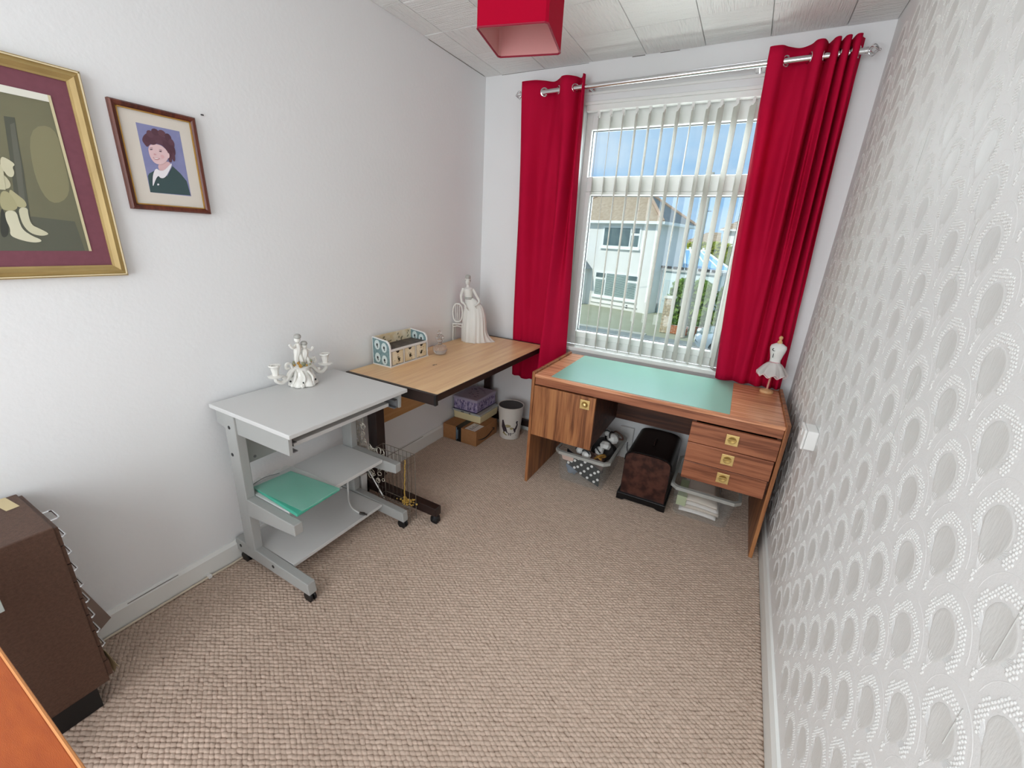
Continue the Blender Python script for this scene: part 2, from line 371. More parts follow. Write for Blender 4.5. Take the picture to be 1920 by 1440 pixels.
# wallpaper: fan relief and joints
def wallpaper():
    rot = 0.0
    bead, fan, arc = [], [], []
    # one motif in (y,z), fan centre at origin. beads in scalloped band
    pts = []
    st = .0061
    for iy in range(-12, 13):
        for iz in range(-9, 14):
            y = (iy + .5 * (iz % 2)) * st; z = iz * st * .866; rr_ = math.hypot(y, z); th = math.degrees(math.atan2(z, y))
            if th < -90: th += 360
            R1_ = .051 + .0065 * abs(math.sin(R_((th + 35) * 3.5 * 180 / 250)))
            if .0385 < rr_ < R1_ and -36 < th < 216: pts.append((y + random.uniform(-.0006, .0006), z + random.uniform(-.0006, .0006)))
    for q in range(8): pts.append((random.uniform(-.006, .006) * (1 - q / 9), -.066 - q * .0025))
    V, F4, F3, K4, K3 = [], [], [], [], []
    def push(vs, f4, f3, mi):
        n0 = sum(len(v) for v in V); V.append(np.array(vs))
        if f4: F4.append(np.array(f4) + n0); K4.append(np.full(len(f4), mi))
        if f3: F3.append(np.array(f3) + n0); K3.append(np.full(len(f3), mi))
    for (y, z) in pts:
        r = random.uniform(.0025, .0031); vs = []
        for rr, h in ((1, 0), (.62, .0019)):
            vs += [(-h, y + r * rr * math.cos(a), z + r * rr * math.sin(a)) for a in np.linspace(0, 2 * PI, 5, endpoint=False)]
        vs.append((-.0026, y, z))
        push(vs, [(i, (i + 1) % 5, 5 + (i + 1) % 5, 5 + i) for i in range(5)], [(5 + i, 5 + (i + 1) % 5, 10) for i in range(5)], 1)
    # shell: disc with pointed base, low relief
    n = 20; ring = []
    for i in range(n):
        a = 2 * PI * i / n; r = .0345
        y, z = r * math.cos(a), r * math.sin(a)
        if z < 0: y *= (1 - .35 * (-z / r)); z *= 1.55
        ring.append((y, z))
    vs = [(-.0001, y, z) for y, z in ring] + [(-.0010, y * .95, z * .95) for y, z in ring] + [(-.0004, y * .86, z * .86) for y, z in ring] + [(-.0003, 0, 0)]
    push(vs, [(i, (i + 1) % n, n + (i + 1) % n, n + i) for i in range(n)] + [(n + i, n + (i + 1) % n, 2 * n + (i + 1) % n, 2 * n + i) for i in range(n)], [(2 * n + i, 2 * n + (i + 1) % n, 3 * n) for i in range(n)], 2)
    def rib(p, q, w, h, mi=0):
        d = np.array(q) - np.array(p); nn = np.array([-d[1], d[0]]); nn = nn / np.linalg.norm(nn) * w
        vs = [(0, *(np.array(p) - nn)), (0, *(np.array(q) - nn)), (-h, *np.array(q)), (-h, *np.array(p)), (0, *(np.array(p) + nn)), (0, *(np.array(q) + nn))]
        push(vs, [(0, 1, 2, 3), (3, 2, 5, 4)], [], mi)
    for a in list(np.linspace(-34, -4, 8)) + list(np.linspace(184, 214, 8)):
        a = R_(a); rib((.028 * math.cos(a), -.012 + .026 * math.sin(a)), (.043 * math.cos(a), -.0 + .043 * math.sin(a)), .0007, .0014)
    for a in (62, 76, 90, 104, 118):
        a = R_(a); rib((.004 * math.cos(a), -.062), (.022 * math.cos(a), -.062 + .022 * math.sin(a)), .0008, .0016)
    aa = np.linspace(R_(8), R_(172), 15); pr = None
    for a in aa:
        p_ = (.067 * math.cos(a), .001 + .071 * math.sin(a))
        if pr: rib(pr, p_, .0010, .0009)
        pr = p_
    V = np.concatenate(V); V[:, 0] *= .6; F4 = np.concatenate(F4); F3 = np.concatenate(F3); K4 = np.concatenate(K4); K3 = np.concatenate(K3)
    cs = []
    py, pz = .171, .1795; y0, z0 = -1.919, 1.0
    for i in range(-5, 14):
        for j in range(-12, 12):
            for h in (0, 1):
                y = y0 + (i + h / 2) * py; z = z0 + (j + h / 2) * pz
                if -2.42 < y < -.07 and .16 < z < 2.33: cs.append((y, z))
    cs = np.array(cs); n = len(cs); m = len(V)
    base = np.zeros((n, 1, 3)); base[:, 0, 0] = X1; base[:, 0, 1:] = cs
    VV = (V[None] + base).reshape(-1, 3); off = (np.arange(n) * m)[:, None, None]
    mass('wallpaper_relief', VV, (F4[None] + off).reshape(-1, 4), (F3[None] + off).reshape(-1, 3), [M_paper, M_bead, M_fan], wr, np.tile(K4, n), np.tile(K3, n))
wallpaper()
b = MB()
M_seam = mat('paper_joint', '#bdbcb9', .8)
for y in (-2.103, -1.582, -1.06, -.54):
    z = .16
    while z < 2.38:
        l = random.uniform(.03, .16)
        if random.random() < .55: b.box(X1 - .0012, X1 + .0005, y - .0007, y + .0007, z, z + l)
        z += l + random.uniform(.02, .25)
b.build('paper_joint', M_seam, wr)
# skirting
struct(MB().prism([(0, 0), (.016, 0), (.016, .086), (.006, .1), (0, .1)], 'y', Y0, -.0).build('baseboard_left', M_skirt))
struct(MB().prism([(X1, 0), (X1 - .016, 0), (X1 - .016, .078), (X1 - .008, .098), (X1, .1)], 'y', Y0, -.0).build('baseboard_right', M_skirt))
struct(MB().prism([(0, 0), (-.016, 0), (-.016, .086), (-.006, .1), (0, .1)], 'x', .016, X1 - .016).build('baseboard_back', M_skirt))

# ------------------------------------------------------------------ window
wd = sempty('window_1')
def P(bm, name, m_, par, **k): return bm.build(name, m_, par, **k)
FY0, FY1 = .06, .125
b = MB(); b.box(OX0, .738, FY0, FY1, .735, OZ1); b.box(1.675, OX1, FY0, FY1, .735, OZ1); b.box(.738, 1.675, FY0, FY1, 2.07, OZ1); b.box(.738, 1.675, FY0, FY1, .735, .79)
P(b, 'outer_frame', M_upvc, wd, bev=.004)
P(MB().box(.738, 1.675, FY0 - .002, FY1, 1.725, 1.812), 'transom', M_upvc, wd, bev=.006)
b = MB(); b.box(.739, .77, FY0 - .012, FY1, .79, 1.725); b.box(1.645, 1.675, FY0 - .012, FY1, .79, 1.725); b.box(.77, 1.645, FY0 - .012, FY1, 1.705, 1.725); b.box(.77, 1.645, FY0 - .012, FY1, .79, .832)
P(b, 'opening_sash', M_upvc, wd, bev=.005)
gk = mat('window_gasket', '#55585a', .6)
b = MB()
for (x0, x1, z0, z1) in ((.738, 1.675, 1.812, 2.07), (.77, 1.645, .832, 1.705)):
    for q in ((x0, x0 + .004, z0, z1), (x1 - .004, x1, z0, z1), (x0, x1, z0, z0 + .004), (x0, x1, z1 - .004, z1)): b.box(q[0], q[1], .088, .1, q[2], q[3])
P(b, 'glazing_gasket', gk, wd)
P(MB().box(.738, 1.675, .092, .098, 1.812, 2.07), 'glass_pane', M_glass, wd)
P(MB().box(.77, 1.645, .092, .098, .832, 1.705), 'glass_pane', M_glass, wd)
P(MB().box(OX0 + .002, OX1 + .035, -.035, .06, .707, .736), 'window_sill', M_upvc, wd, bev=.006)
b = MB(); b.box(OX0, OX1, -.012, -.0, OZ1 - .004, OZ1 + .012); b.box(OX0, OX1, -.012, 0, 2.236, 2.25)
P(b, 'head_trim', M_upvc, wd, bev=.003)

bl = thing('vertical_blind', 'white vertical blind hanging in the window between the red curtains', 'blind', (1.2, .02, 2.17))
P(MB().box(OX0 + .01, OX1 - .01, .0, .042, 2.156, 2.188), 'head_rail', M_upvc, bl, bev=.003)
vx = [.788, .861, .935, 1.012, 1.087, 1.163, 1.237, 1.31, 1.388, 1.45, 1.524, 1.6, 1.668]
an = [20, 19, 21, 22, 21, 20, 22, 13, 20, 24, 23, 22, 19]
vb = MB(); vb.add([(-.0445, 0, -1.385), (.0445, 0, -1.385), (.0445, 0, 0), (-.0445, 0, 0)], [(0, 1, 2, 3)])
v0 = None
for i, x in enumerate(vx):
    if v0 is None:
        me_o = vb.build('blind_vane', M_vane, None, solid=.0016); me_o.parent = bl; v0 = me_o; o = me_o
    else: o = inst(v0, (0, 0, 0), bl)
    o.location = Vector((x, .016, 2.13)) - Vector((1.2, .02, 2.17)); o.rotation_euler = (0, 0, R_(-90 + an[i]))
for x in vx: P(MB().box(x - .007, x + .007, .009, .023, 2.126, 2.157), 'vane_hook', M_white, bl)
b = MB()
b.tube([(vx[0], -.022, .758)] + [(x, -.022, .757) for x in vx[1:]], .0011, 5)
P(b, 'bead_chain', M_white, bl)

# ------------------------------------------------------------------ curtain rod and curtains
rod = thing('curtain_rod', 'slim chrome curtain pole with caged ball finials above the window', 'curtain rod', (1.18, -.08, 2.26))
def rz(x): return 2.252 + (x - .33) * .0105
P(MB().cyl((.325, -.08, rz(.325)), (2.0, -.08, rz(2.0)), .0135, n=16), 'pole', M_chrome, rod, smooth=True)
for sgn, x in ((-1, .325), (1, 2.0)):
    b = MB(); z = rz(x); c = x + sgn * .03
    b.cyl((x, -.08, z), (x + sgn * .008, -.08, z), .016, n=14)
    for k in range(6):
        a = k * PI / 3; pts = []
        for q in range(9):
            t = q / 8; rr = .021 * math.sin(PI * t); tw = a + t * 1.6
            pts.append((x + sgn * (.006 + .042 * t), -.08 + rr * math.cos(tw), z + rr * math.sin(tw)))
        b.tube(pts, .0022, 5)
    b.sph((x + sgn * .05, -.08, z), .005, 8, 6)
    P(b, 'finial', M_chrome, rod, smooth=True)
for x in (.74, 1.6):
    b = MB(); b.cyl((x, -.066, rz(x)), (x, 0, rz(x) + .0), .006, n=8); b.cyl((x, -.006, rz(x)), (x, 0, rz(x)), .022, n=14)
    P(b, 'bracket', M_chrome, rod, smooth=True)
P(MB().cyl((.72, -.03, 2.285), (1.62, -.03, 2.295), .003, n=6), 'thin_rail', M_chrome, rod)

def curtain(name, label, keys, ztop, zbot, nu=190, nv=44, nf=4.0):
    """keys: (u, x_top, y_top, x_bot, y_bot) control points of the folded cloth line at rod and at hem"""
    th = thing(name, label, 'curtain', (keys[0][1], -.08, ztop(keys[0][1]) - .05))
    K = np.array(keys, float)
    us = np.linspace(0, 1, nu + 1)
    def cub(col):
        P_ = [Vector((K[i, col], 0, 0)) for i in range(len(K))]; out = []
        for u in us:
            i = min(int(u * (len(K) - 1)), len(K) - 2); t = u * (len(K) - 1) - i
            a, b_, c, d = K[max(i - 1, 0), col], K[i, col], K[i + 1, col], K[min(i + 2, len(K) - 1), col]
            out.append(.5 * (2 * b_ + (c - a) * t + (2 * a - 5 * b_ + 4 * c - d) * t * t + (3 * b_ - 3 * c + d - a) * t ** 3))
        return np.array(out)
    xt, yt, xb, yb = [cub(c) for c in (1, 2, 3, 4)]
    zb = cub(5) if K.shape[1] > 5 else np.full(nu + 1, zbot)
    vs, fs = [], []
    for j in range(nv + 1):
        t = j / nv; e = t ** 1.25
        for i in range(nu + 1):
            zt = ztop(xt[i]); z = zt + (zb[i] - zt) * t
            wob = .004 * math.sin(9 * us[i] + 7 * t) * t
            vs.append((xt[i] + (xb[i] - xt[i]) * e + wob, yt[i] + (yb[i] - yt[i]) * e + .026 * math.sin(2 * PI * nf * us[i] + .6) * math.sin(PI * min(1, 1.12 * t ** .8)) ** 2, z))
    for j in range(nv):
        for i in range(nu): a = j * (nu + 1) + i; fs.append((a, a + 1, a + nu + 2, a + nu + 1))
    b = MB(); b.add(vs, fs); P(b, 'cloth', M_curt, th, smooth=True, solid=.0025)
    # eyelets where the cloth line crosses the pole
    for i in range(nu):
        y0, y1 = yt[i] + .08, yt[i + 1] + .08
        if y0 * y1 < 0:
            x = (xt[i] + xt[i + 1]) / 2; z = rz(x); d = Vector((xt[i + 1] - xt[i], yt[i + 1] - yt[i], 0)).normalized()
            b = MB(); pts = []
            for q in range(16):
                a = 2 * PI * q / 16; v = d * (.021 * math.cos(a)) + Vector((0, 0, .021 * math.sin(a))); pts.append(Vector((x, -.08, z)) + v)
            b.tube(pts, .0042, 6, True); P(b, 'eyelet', M_chrome, th, smooth=True)
    return th
A = .034; Yr = -.08
# left: hem drops behind the table at the left, bulges in the gap beside the desk at the right
kl = [(0, .325, Yr - .015, .330, -.034, .445), (0, .333, Yr - A, .352, -.040, .44), (0, .372, Yr - A * 1.0, .385, -.026, .44), (0, .42, Yr - A * .8, .415, -.040, .43), (0, .466, Yr, .450, -.026, .425),
      (0, .51, Yr + A, .490, -.040, .44), (0, .558, Yr, .525, -.028, .43), (0, .59, Yr - A, .590, -.045, .45), (0, .625, Yr - A, .618, -.17, .46), (0, .662, Yr, .634, -.265, .47),
      (0, .680, Yr + A, .688, -.22, .47), (0, .702, Yr, .722, -.175, .47), (0, .714, Yr - A * .8, .752, -.120, .47), (0, .722, Yr - A * .3, .772, -.085, .47)]
kl = [(i,) + k[1:] for i, k in enumerate(kl)]
curtain('eyelet_curtain', 'red eyelet curtain hanging left of the window, its hem behind the beech table', kl, lambda x: rz(x) + .058, .44)
kr = [(0, 1.626, Yr - .02, 1.703, -.075), (0, 1.632, Yr - A, 1.722, -.10), (0, 1.675, Yr - A * .9, 1.745, -.10), (0, 1.703, Yr, 1.77, -.085), (0, 1.75, Yr + A, 1.795, -.07), (0, 1.79, Yr + .01, 1.815, -.085), (0, 1.81, Yr - A, 1.835, -.105),
      (0, 1.835, Yr - A, 1.855, -.10), (0, 1.85, Yr, 1.87, -.082), (0, 1.858, Yr + A * .8, 1.885, -.07), (0, 1.868, Yr, 1.90, -.085), (0, 1.878, Yr - A, 1.915, -.104), (0, 1.895, Yr - A, 1.93, -.10),
      (0, 1.903, Yr + A * .6, 1.948, -.072), (0, 1.915, Yr - A, 1.965, -.10), (0, 1.933, Yr - A, 1.98, -.102), (0, 1.94, Yr + A * .6, 1.994, -.074), (0, 1.952, Yr - A, 2.006, -.095), (0, 1.97, Yr - A, 2.016, -.098), (0, 1.975, Yr, 2.026, -.08), (0, 1.988, Yr + A * .7, 2.036, -.07)]
curtain('eyelet_curtain', 'red eyelet curtain hanging right of the window beside the patterned wallpaper', kr, lambda x: rz(x) + .056, .709, nf=7.5)

# ------------------------------------------------------------------ lampshade
sc_ = .222; M4 = rotz(.95, -1.285, 0, .219)
lp = thing('pendant_lamp', 'square red fabric pendant lampshade hanging from the tiled ceiling', 'lamp', (.95, -1.285, 2.019))
h = sc_ / 2; z0, z1 = 2.019, 2.235
def shell(t, z0, z1, h): 
    b = MB(M4); c = .008
    ring = [(-h, -h + c), (-h + c, -h), (h - c, -h), (h, -h + c), (h, h - c), (h - c, h), (-h + c, h), (-h, h - c)]
    n = len(ring); b.add([(x, y, z0) for x, y in ring] + [(x, y, z1) for x, y in ring], [(i, (i + 1) % n, n + (i + 1) % n, n + i) for i in range(n)]); return b
P(shell(0, z0, z1, h), 'lamp_shade', M_shade, lp, solid=.0015)
P(shell(0, z0 + .002, z1 - .002, h - .0022), 'shade_lining', M_shadein, lp)
M_bind = mat('dark_red_binding', '#8e1230', .7)
b = MB(M4); c = .008
ring = [(-h, -h + c), (-h + c, -h), (h - c, -h), (h, -h + c), (h, h - c), (h - c, h), (-h + c, h), (-h, h - c)]
b.tube([(x, y, z0) for x, y in ring], .0028, 6, True); P(b, 'edge_binding', M_bind, lp, smooth=True)
b = MB(M4); b.tube([(x, y, z1) for x, y in ring], .0028, 6, True); P(b, 'edge_binding', M_bind, lp, smooth=True)
b = MB(M4); b.tube([(-h, 0, z1 - .015), (0, 0, z1 - .015), (h, 0, z1 - .015)], .002, 6); b.tube([(0, -h, z1 - .015), (0, h, z1 - .015)], .002, 6); b.tube([(.02 * math.cos(a), .02 * math.sin(a), z1 - .015) for a in np.linspace(0, 2 * PI, 14, endpoint=False)], .002, 6, True)
P(b, 'shade_ring', M_white, lp)
b = MB(M4); b.cyl((0, 0, z1 - .045), (0, 0, z1 + .02), .016, n=14); b.cyl((0, 0, z1 + .02), (0, 0, H - .02), .0035, n=8); P(b, 'cord_and_holder', M_white, lp, smooth=True)
P(MB(M4).lathe([(.035, H - .001), (.035, H - .012), (.012, H - .03), (.004, H - .032)], 0, 0, 18), 'ceiling_rose', M_white, lp, smooth=True)

# ------------------------------------------------------------------ pictures on the left wall (flat prints laid in polygons)
def frame(par, y0, y1, z0, z1, w, prof, m_, name='frame_bar'):
    """mitred moulding on wall x=0; prof = [(across 0..1, height)]"""
    for k in range(4):
        c = [(y0, z0), (y1, z0), (y1, z1), (y0, z1)]; ci = [(y0 + w, z0 + w), (y1 - w, z0 + w), (y1 - w, z1 - w), (y0 + w, z1 - w)]
        a, d, ai, di = Vector(c[k]), Vector(c[(k + 1) % 4]), Vector(ci[k]), Vector(ci[(k + 1) % 4])
        b = MB(); vs = []
        for t, hgt in prof:
            p, q = a.lerp(ai, t), d.lerp(di, t); vs += [(hgt, p.x, p.y), (hgt, q.x, q.y)]
        n = len(prof); b.add(vs, [(2 * i, 2 * i + 1, 2 * i + 3, 2 * i + 2) for i in range(n - 1)] + [(2 * n - 2, 2 * n - 1, 1, 0), tuple(range(0, 2 * n, 2)), tuple(range(1, 2 * n, 2))])
        b.build(name, m_, par)
def flat(par, name, polys, x0, y0, y1, z0, z1, label=None):
    """printed picture: polygons in unit square laid as thin layers"""
    mats, b = [], MB()
    for k, (col, pts) in enumerate(polys):
        m_ = col if not isinstance(col, str) else FM.setdefault(col, mat('print_' + col.lstrip('#'), col, .55))
        if m_ not in mats: mats.append(m_)
        b.c = mats.index(m_); x = x0 + .00012 * (k + 1)
        b.add([(x, y0 + (y1 - y0) * u, z0 + (z1 - z0) * v) for u, v in pts], [tuple(range(len(pts)))])
    return b.build(name, mats, par, label=label)
FM = {}
def ell(cx, cy, rx, ry, n=20, a0=0, a1=360, rot=0):
    o = []
    for i in range(n):
        t = R_(a0 + (a1 - a0) * i / (n if a1 - a0 == 360 else n - 1)); x, y = rx * math.cos(t), ry * math.sin(t); r = R_(rot)
        o.append((cx + x * math.cos(r) - y * math.sin(r), cy + x * math.sin(r) + y * math.cos(r)))
    return o
SQ = [(0, 0), (1, 0), (1, 1), (0, 1)]
bp_ = thing('framed_photograph', 'large gilt framed sepia photograph of a seated child in a maroon mount', 'picture', (.0, -2.35, 1.24))
frame(bp_, -2.602, -2.098, 1.242, 1.787, .032, [(0, 0), (0, .016), (.12, .022), (.2, .018), (.55, .024), (.85, .014), (1, .012), (1, 0)], M_gframe)
for (y0, y1, z0, z1) in ((-2.598, -2.102, 1.246, 1.2485), (-2.598, -2.102, 1.7805, 1.783), (-2.1045, -2.102, 1.246, 1.783), (-2.598, -2.5955, 1.246, 1.783)):
    P(MB().box(.018, .0236, y0, y1, z0, z1), 'bright_bead', M_glight, bp_)
P(MB().box(.003, .008, -2.575, -2.125, 1.265, 1.765), 'mount', M_mat1, bp_)
sep = mat('sepia_backdrop', '#7d7a5e', .6, var=(4, '#5f6050', .35))
G = [(sep, SQ),
     ('#5b5d50', [(0.544, 0.181), (0.716, 0.224), (0.946, 0.204), (0.96, 0.0), (0.497, 0.0)]),
     ('#878364', [(0.8851, 0.7947), (0.9239, 0.8073), (0.9529, 0.8023), (0.9723, 0.7799), (0.982, 0.7401), (0.982, 0.6828), (0.9811, 0.626), (0.9794, 0.5697), (0.9768, 0.5137), (0.9733, 0.4583), (0.9623, 0.4118), (0.9439, 0.3742), (0.9181, 0.3458), (0.8848, 0.3262), (0.8568, 0.322), (0.8339, 0.333), (0.8163, 0.3593), (0.8037, 0.4007), (0.797, 0.4515), (0.796, 0.5113), (0.8007, 0.5804), (0.8113, 0.6587), (0.8288, 0.7205), (0.8535, 0.7658)]),
     ('#55574b', [(0.724, 0.821), (0.777, 0.824), (0.757, 0.665), (0.741, 0.501), (0.713, 0.29), (0.699, 0.179), (0.63, 0.199), (0.688, 0.554)]),
     ('#64655a', [(0.743, 0.778), (0.768, 0.793), (0.741, 0.562), (0.699, 0.297), (0.671, 0.297), (0.705, 0.537)]),
     ('#3b3d37', [(0.5743, 0.262), (0.5777, 0.252), (0.5796, 0.2358), (0.5799, 0.2134), (0.5785, 0.1849), (0.5755, 0.1502), (0.5698, 0.1227), (0.5615, 0.1026), (0.5504, 0.0897), (0.5366, 0.0842), (0.5296, 0.0927), (0.5293, 0.1151), (0.5358, 0.1514), (0.5491, 0.2017), (0.5599, 0.2369), (0.5683, 0.257)]),
     ('#b0ab86', [(0.6503, 0.3811), (0.6586, 0.3719), (0.6669, 0.3625), (0.6753, 0.3532), (0.6837, 0.3438), (0.6923, 0.3342), (0.6984, 0.3247), (0.7023, 0.3153), (0.7038, 0.3057), (0.7031, 0.2963), (0.6997, 0.2887), (0.6937, 0.283), (0.6851, 0.2793), (0.6739, 0.2776), (0.6636, 0.2786), (0.6542, 0.2824), (0.6457, 0.2889), (0.6382, 0.2981), (0.6333, 0.3102), (0.631, 0.3252), (0.6312, 0.3431), (0.6339, 0.3639), (0.638, 0.3772), (0.6435, 0.3829)]),
     ('#a9a47f', [(0.6063, 0.3719), (0.6167, 0.3731), (0.6258, 0.3697), (0.6338, 0.3616), (0.6407, 0.3488), (0.6463, 0.3312), (0.6504, 0.3157), (0.653, 0.3023), (0.6538, 0.2908), (0.6531, 0.2812), (0.6499, 0.273), (0.6443, 0.266), (0.6362, 0.2603), (0.6258, 0.2557), (0.6149, 0.2532), (0.6038, 0.2525), (0.5923, 0.2538), (0.5806, 0.2571), (0.5735, 0.2663), (0.5712, 0.2814), (0.5735, 0.3025), (0.5805, 0.3295), (0.5883, 0.3501), (0.5969, 0.3641)]),
     ('#c6c2a4', [(0.6303, 0.4742), (0.6366, 0.4677), (0.6421, 0.4604), (0.6466, 0.4521), (0.6502, 0.443), (0.6529, 0.433), (0.6539, 0.4238), (0.6533, 0.4152), (0.651, 0.4075), (0.647, 0.4005), (0.6411, 0.3946), (0.6331, 0.3899), (0.6233, 0.3863), (0.6117, 0.3837), (0.6046, 0.3884), (0.602, 0.4001), (0.6041, 0.419), (0.6109, 0.445), (0.6175, 0.4629), (0.624, 0.4726)]),
     ('#cbc8ac', [(0.6737, 0.2776), (0.6863, 0.2793), (0.6951, 0.2777), (0.7001, 0.2726), (0.7016, 0.264), (0.6994, 0.252), (0.6977, 0.2389), (0.6966, 0.2248), (0.696, 0.2097), (0.696, 0.1933), (0.6983, 0.1799), (0.7027, 0.1693), (0.7095, 0.1615), (0.7185, 0.1565), (0.7279, 0.151), (0.7376, 0.145), (0.7478, 0.1385), (0.7582, 0.1315), (0.7659, 0.1254), (0.7708, 0.1203), (0.7729, 0.1161), (0.7722, 0.1129), (0.7691, 0.1098), (0.7635, 0.107), (0.7556, 0.1043), (0.7454, 0.1017), (0.7345, 0.1008), (0.7232, 0.1015), (0.7112, 0.1037), (0.6987, 0.1074), (0.6878, 0.1129), (0.6785, 0.1201), (0.6707, 0.1291), (0.6644, 0.1398), (0.6593, 0.1512), (0.6554, 0.1632), (0.6527, 0.1758), (0.6512, 0.1892), (0.6505, 0.2032), (0.6505, 0.2181), (0.6512, 0.2338), (0.6527, 0.2503), (0.657, 0.2631), (0.664, 0.2722)]),
     ('#d3d0b7', [(0.6048, 0.2539), (0.6192, 0.2551), (0.6299, 0.2517), (0.6368, 0.2434), (0.6399, 0.2304), (0.6391, 0.2127), (0.639, 0.1961), (0.6393, 0.1807), (0.6402, 0.1665), (0.6417, 0.1535), (0.6454, 0.1414), (0.6513, 0.1301), (0.6593, 0.1197), (0.6696, 0.1103), (0.6798, 0.1019), (0.6897, 0.0946), (0.6996, 0.0885), (0.7093, 0.0835), (0.7167, 0.0788), (0.7215, 0.0742), (0.724, 0.07), (0.724, 0.066), (0.7209, 0.0625), (0.7146, 0.0597), (0.7053, 0.0573), (0.6927, 0.0556), (0.6792, 0.0556), (0.6646, 0.0572), (0.6489, 0.0605), (0.6322, 0.0655), (0.6172, 0.0708), (0.6041, 0.0764), (0.5927, 0.0824), (0.5833, 0.0887), (0.577, 0.0961), (0.574, 0.1045), (0.5743, 0.1142), (0.5777, 0.1249), (0.5798, 0.1362), (0.5804, 0.1482), (0.5796, 0.1608), (0.5773, 0.1741), (0.5762, 0.1877), (0.5762, 0.2016), (0.5773, 0.2157), (0.5796, 0.2302), (0.5849, 0.2414), (0.5933, 0.2493)]),
     ('#cdc9ad', [(0.6577, 0.5783), (0.6654, 0.5757), (0.6733, 0.572), (0.6813, 0.567), (0.6894, 0.5607), (0.6976, 0.5533), (0.7024, 0.5465), (0.7038, 0.5405), (0.7018, 0.5353), (0.6962, 0.5307), (0.6925, 0.5255), (0.6904, 0.5195), (0.6899, 0.5127), (0.6911, 0.5052), (0.691, 0.4976), (0.6897, 0.4897), (0.687, 0.4817), (0.683, 0.4734), (0.6784, 0.4673), (0.6734, 0.4635), (0.6677, 0.4617), (0.6614, 0.4623), (0.656, 0.4647), (0.6515, 0.4691), (0.6479, 0.4754), (0.6452, 0.4837), (0.6422, 0.4905), (0.6391, 0.4958), (0.6357, 0.4998), (0.6322, 0.5022), (0.6308, 0.5089), (0.6315, 0.5196), (0.6342, 0.5345), (0.6389, 0.5535), (0.6444, 0.5671), (0.6507, 0.5754)]),
     ('#c6c2a4', [(.42, .62), (.6, .66), (.64, .5), (.62, .38), (.42, .38)]), ('#cfcaa9', ell(.52, .80, .06, .09)), ('#7a7458', ell(.52, .86, .065, .05)),
     ('#e4e3d8', [(0, .955), (1, .958), (1, 1), (0, 1)]), ('#cfc5a0', [(.983, 0), (1, 0), (1, 1), (.983, 1)])]
flat(bp_, 'photo_print', G, .008, -2.53, -2.1695, 1.315, 1.712, 'sepia print of a child in pale socks and shoes')
sp = thing('framed_photograph', 'small mahogany framed colour portrait photograph in a cream mount', 'picture', (.0, -1.93, 1.45))
frame(sp, -2.048, -1.82, 1.442, 1.742, .0165, [(0, 0), (0, .014), (.25, .019), (.7, .017), (1, .011), (1, 0)], M_mahog)
for (y0, y1, z0, z1) in ((-2.032, -1.836, 1.4575, 1.4605), (-2.032, -1.836, 1.7235, 1.7265), (-1.8385, -1.8355, 1.4575, 1.7265), (-2.0325, -2.0295, 1.4575, 1.7265)):
    P(MB().box(.008, .0125, y0, y1, z0, z1), 'gilt_slip', M_gold, sp)
P(MB().box(.003, .0075, -2.036, -1.832, 1.456, 1.728), 'mount', M_mat2, sp)
bgp = mat('portrait_backdrop', '#8d90b8', .6, var=(25, '#7f83b0', .3))
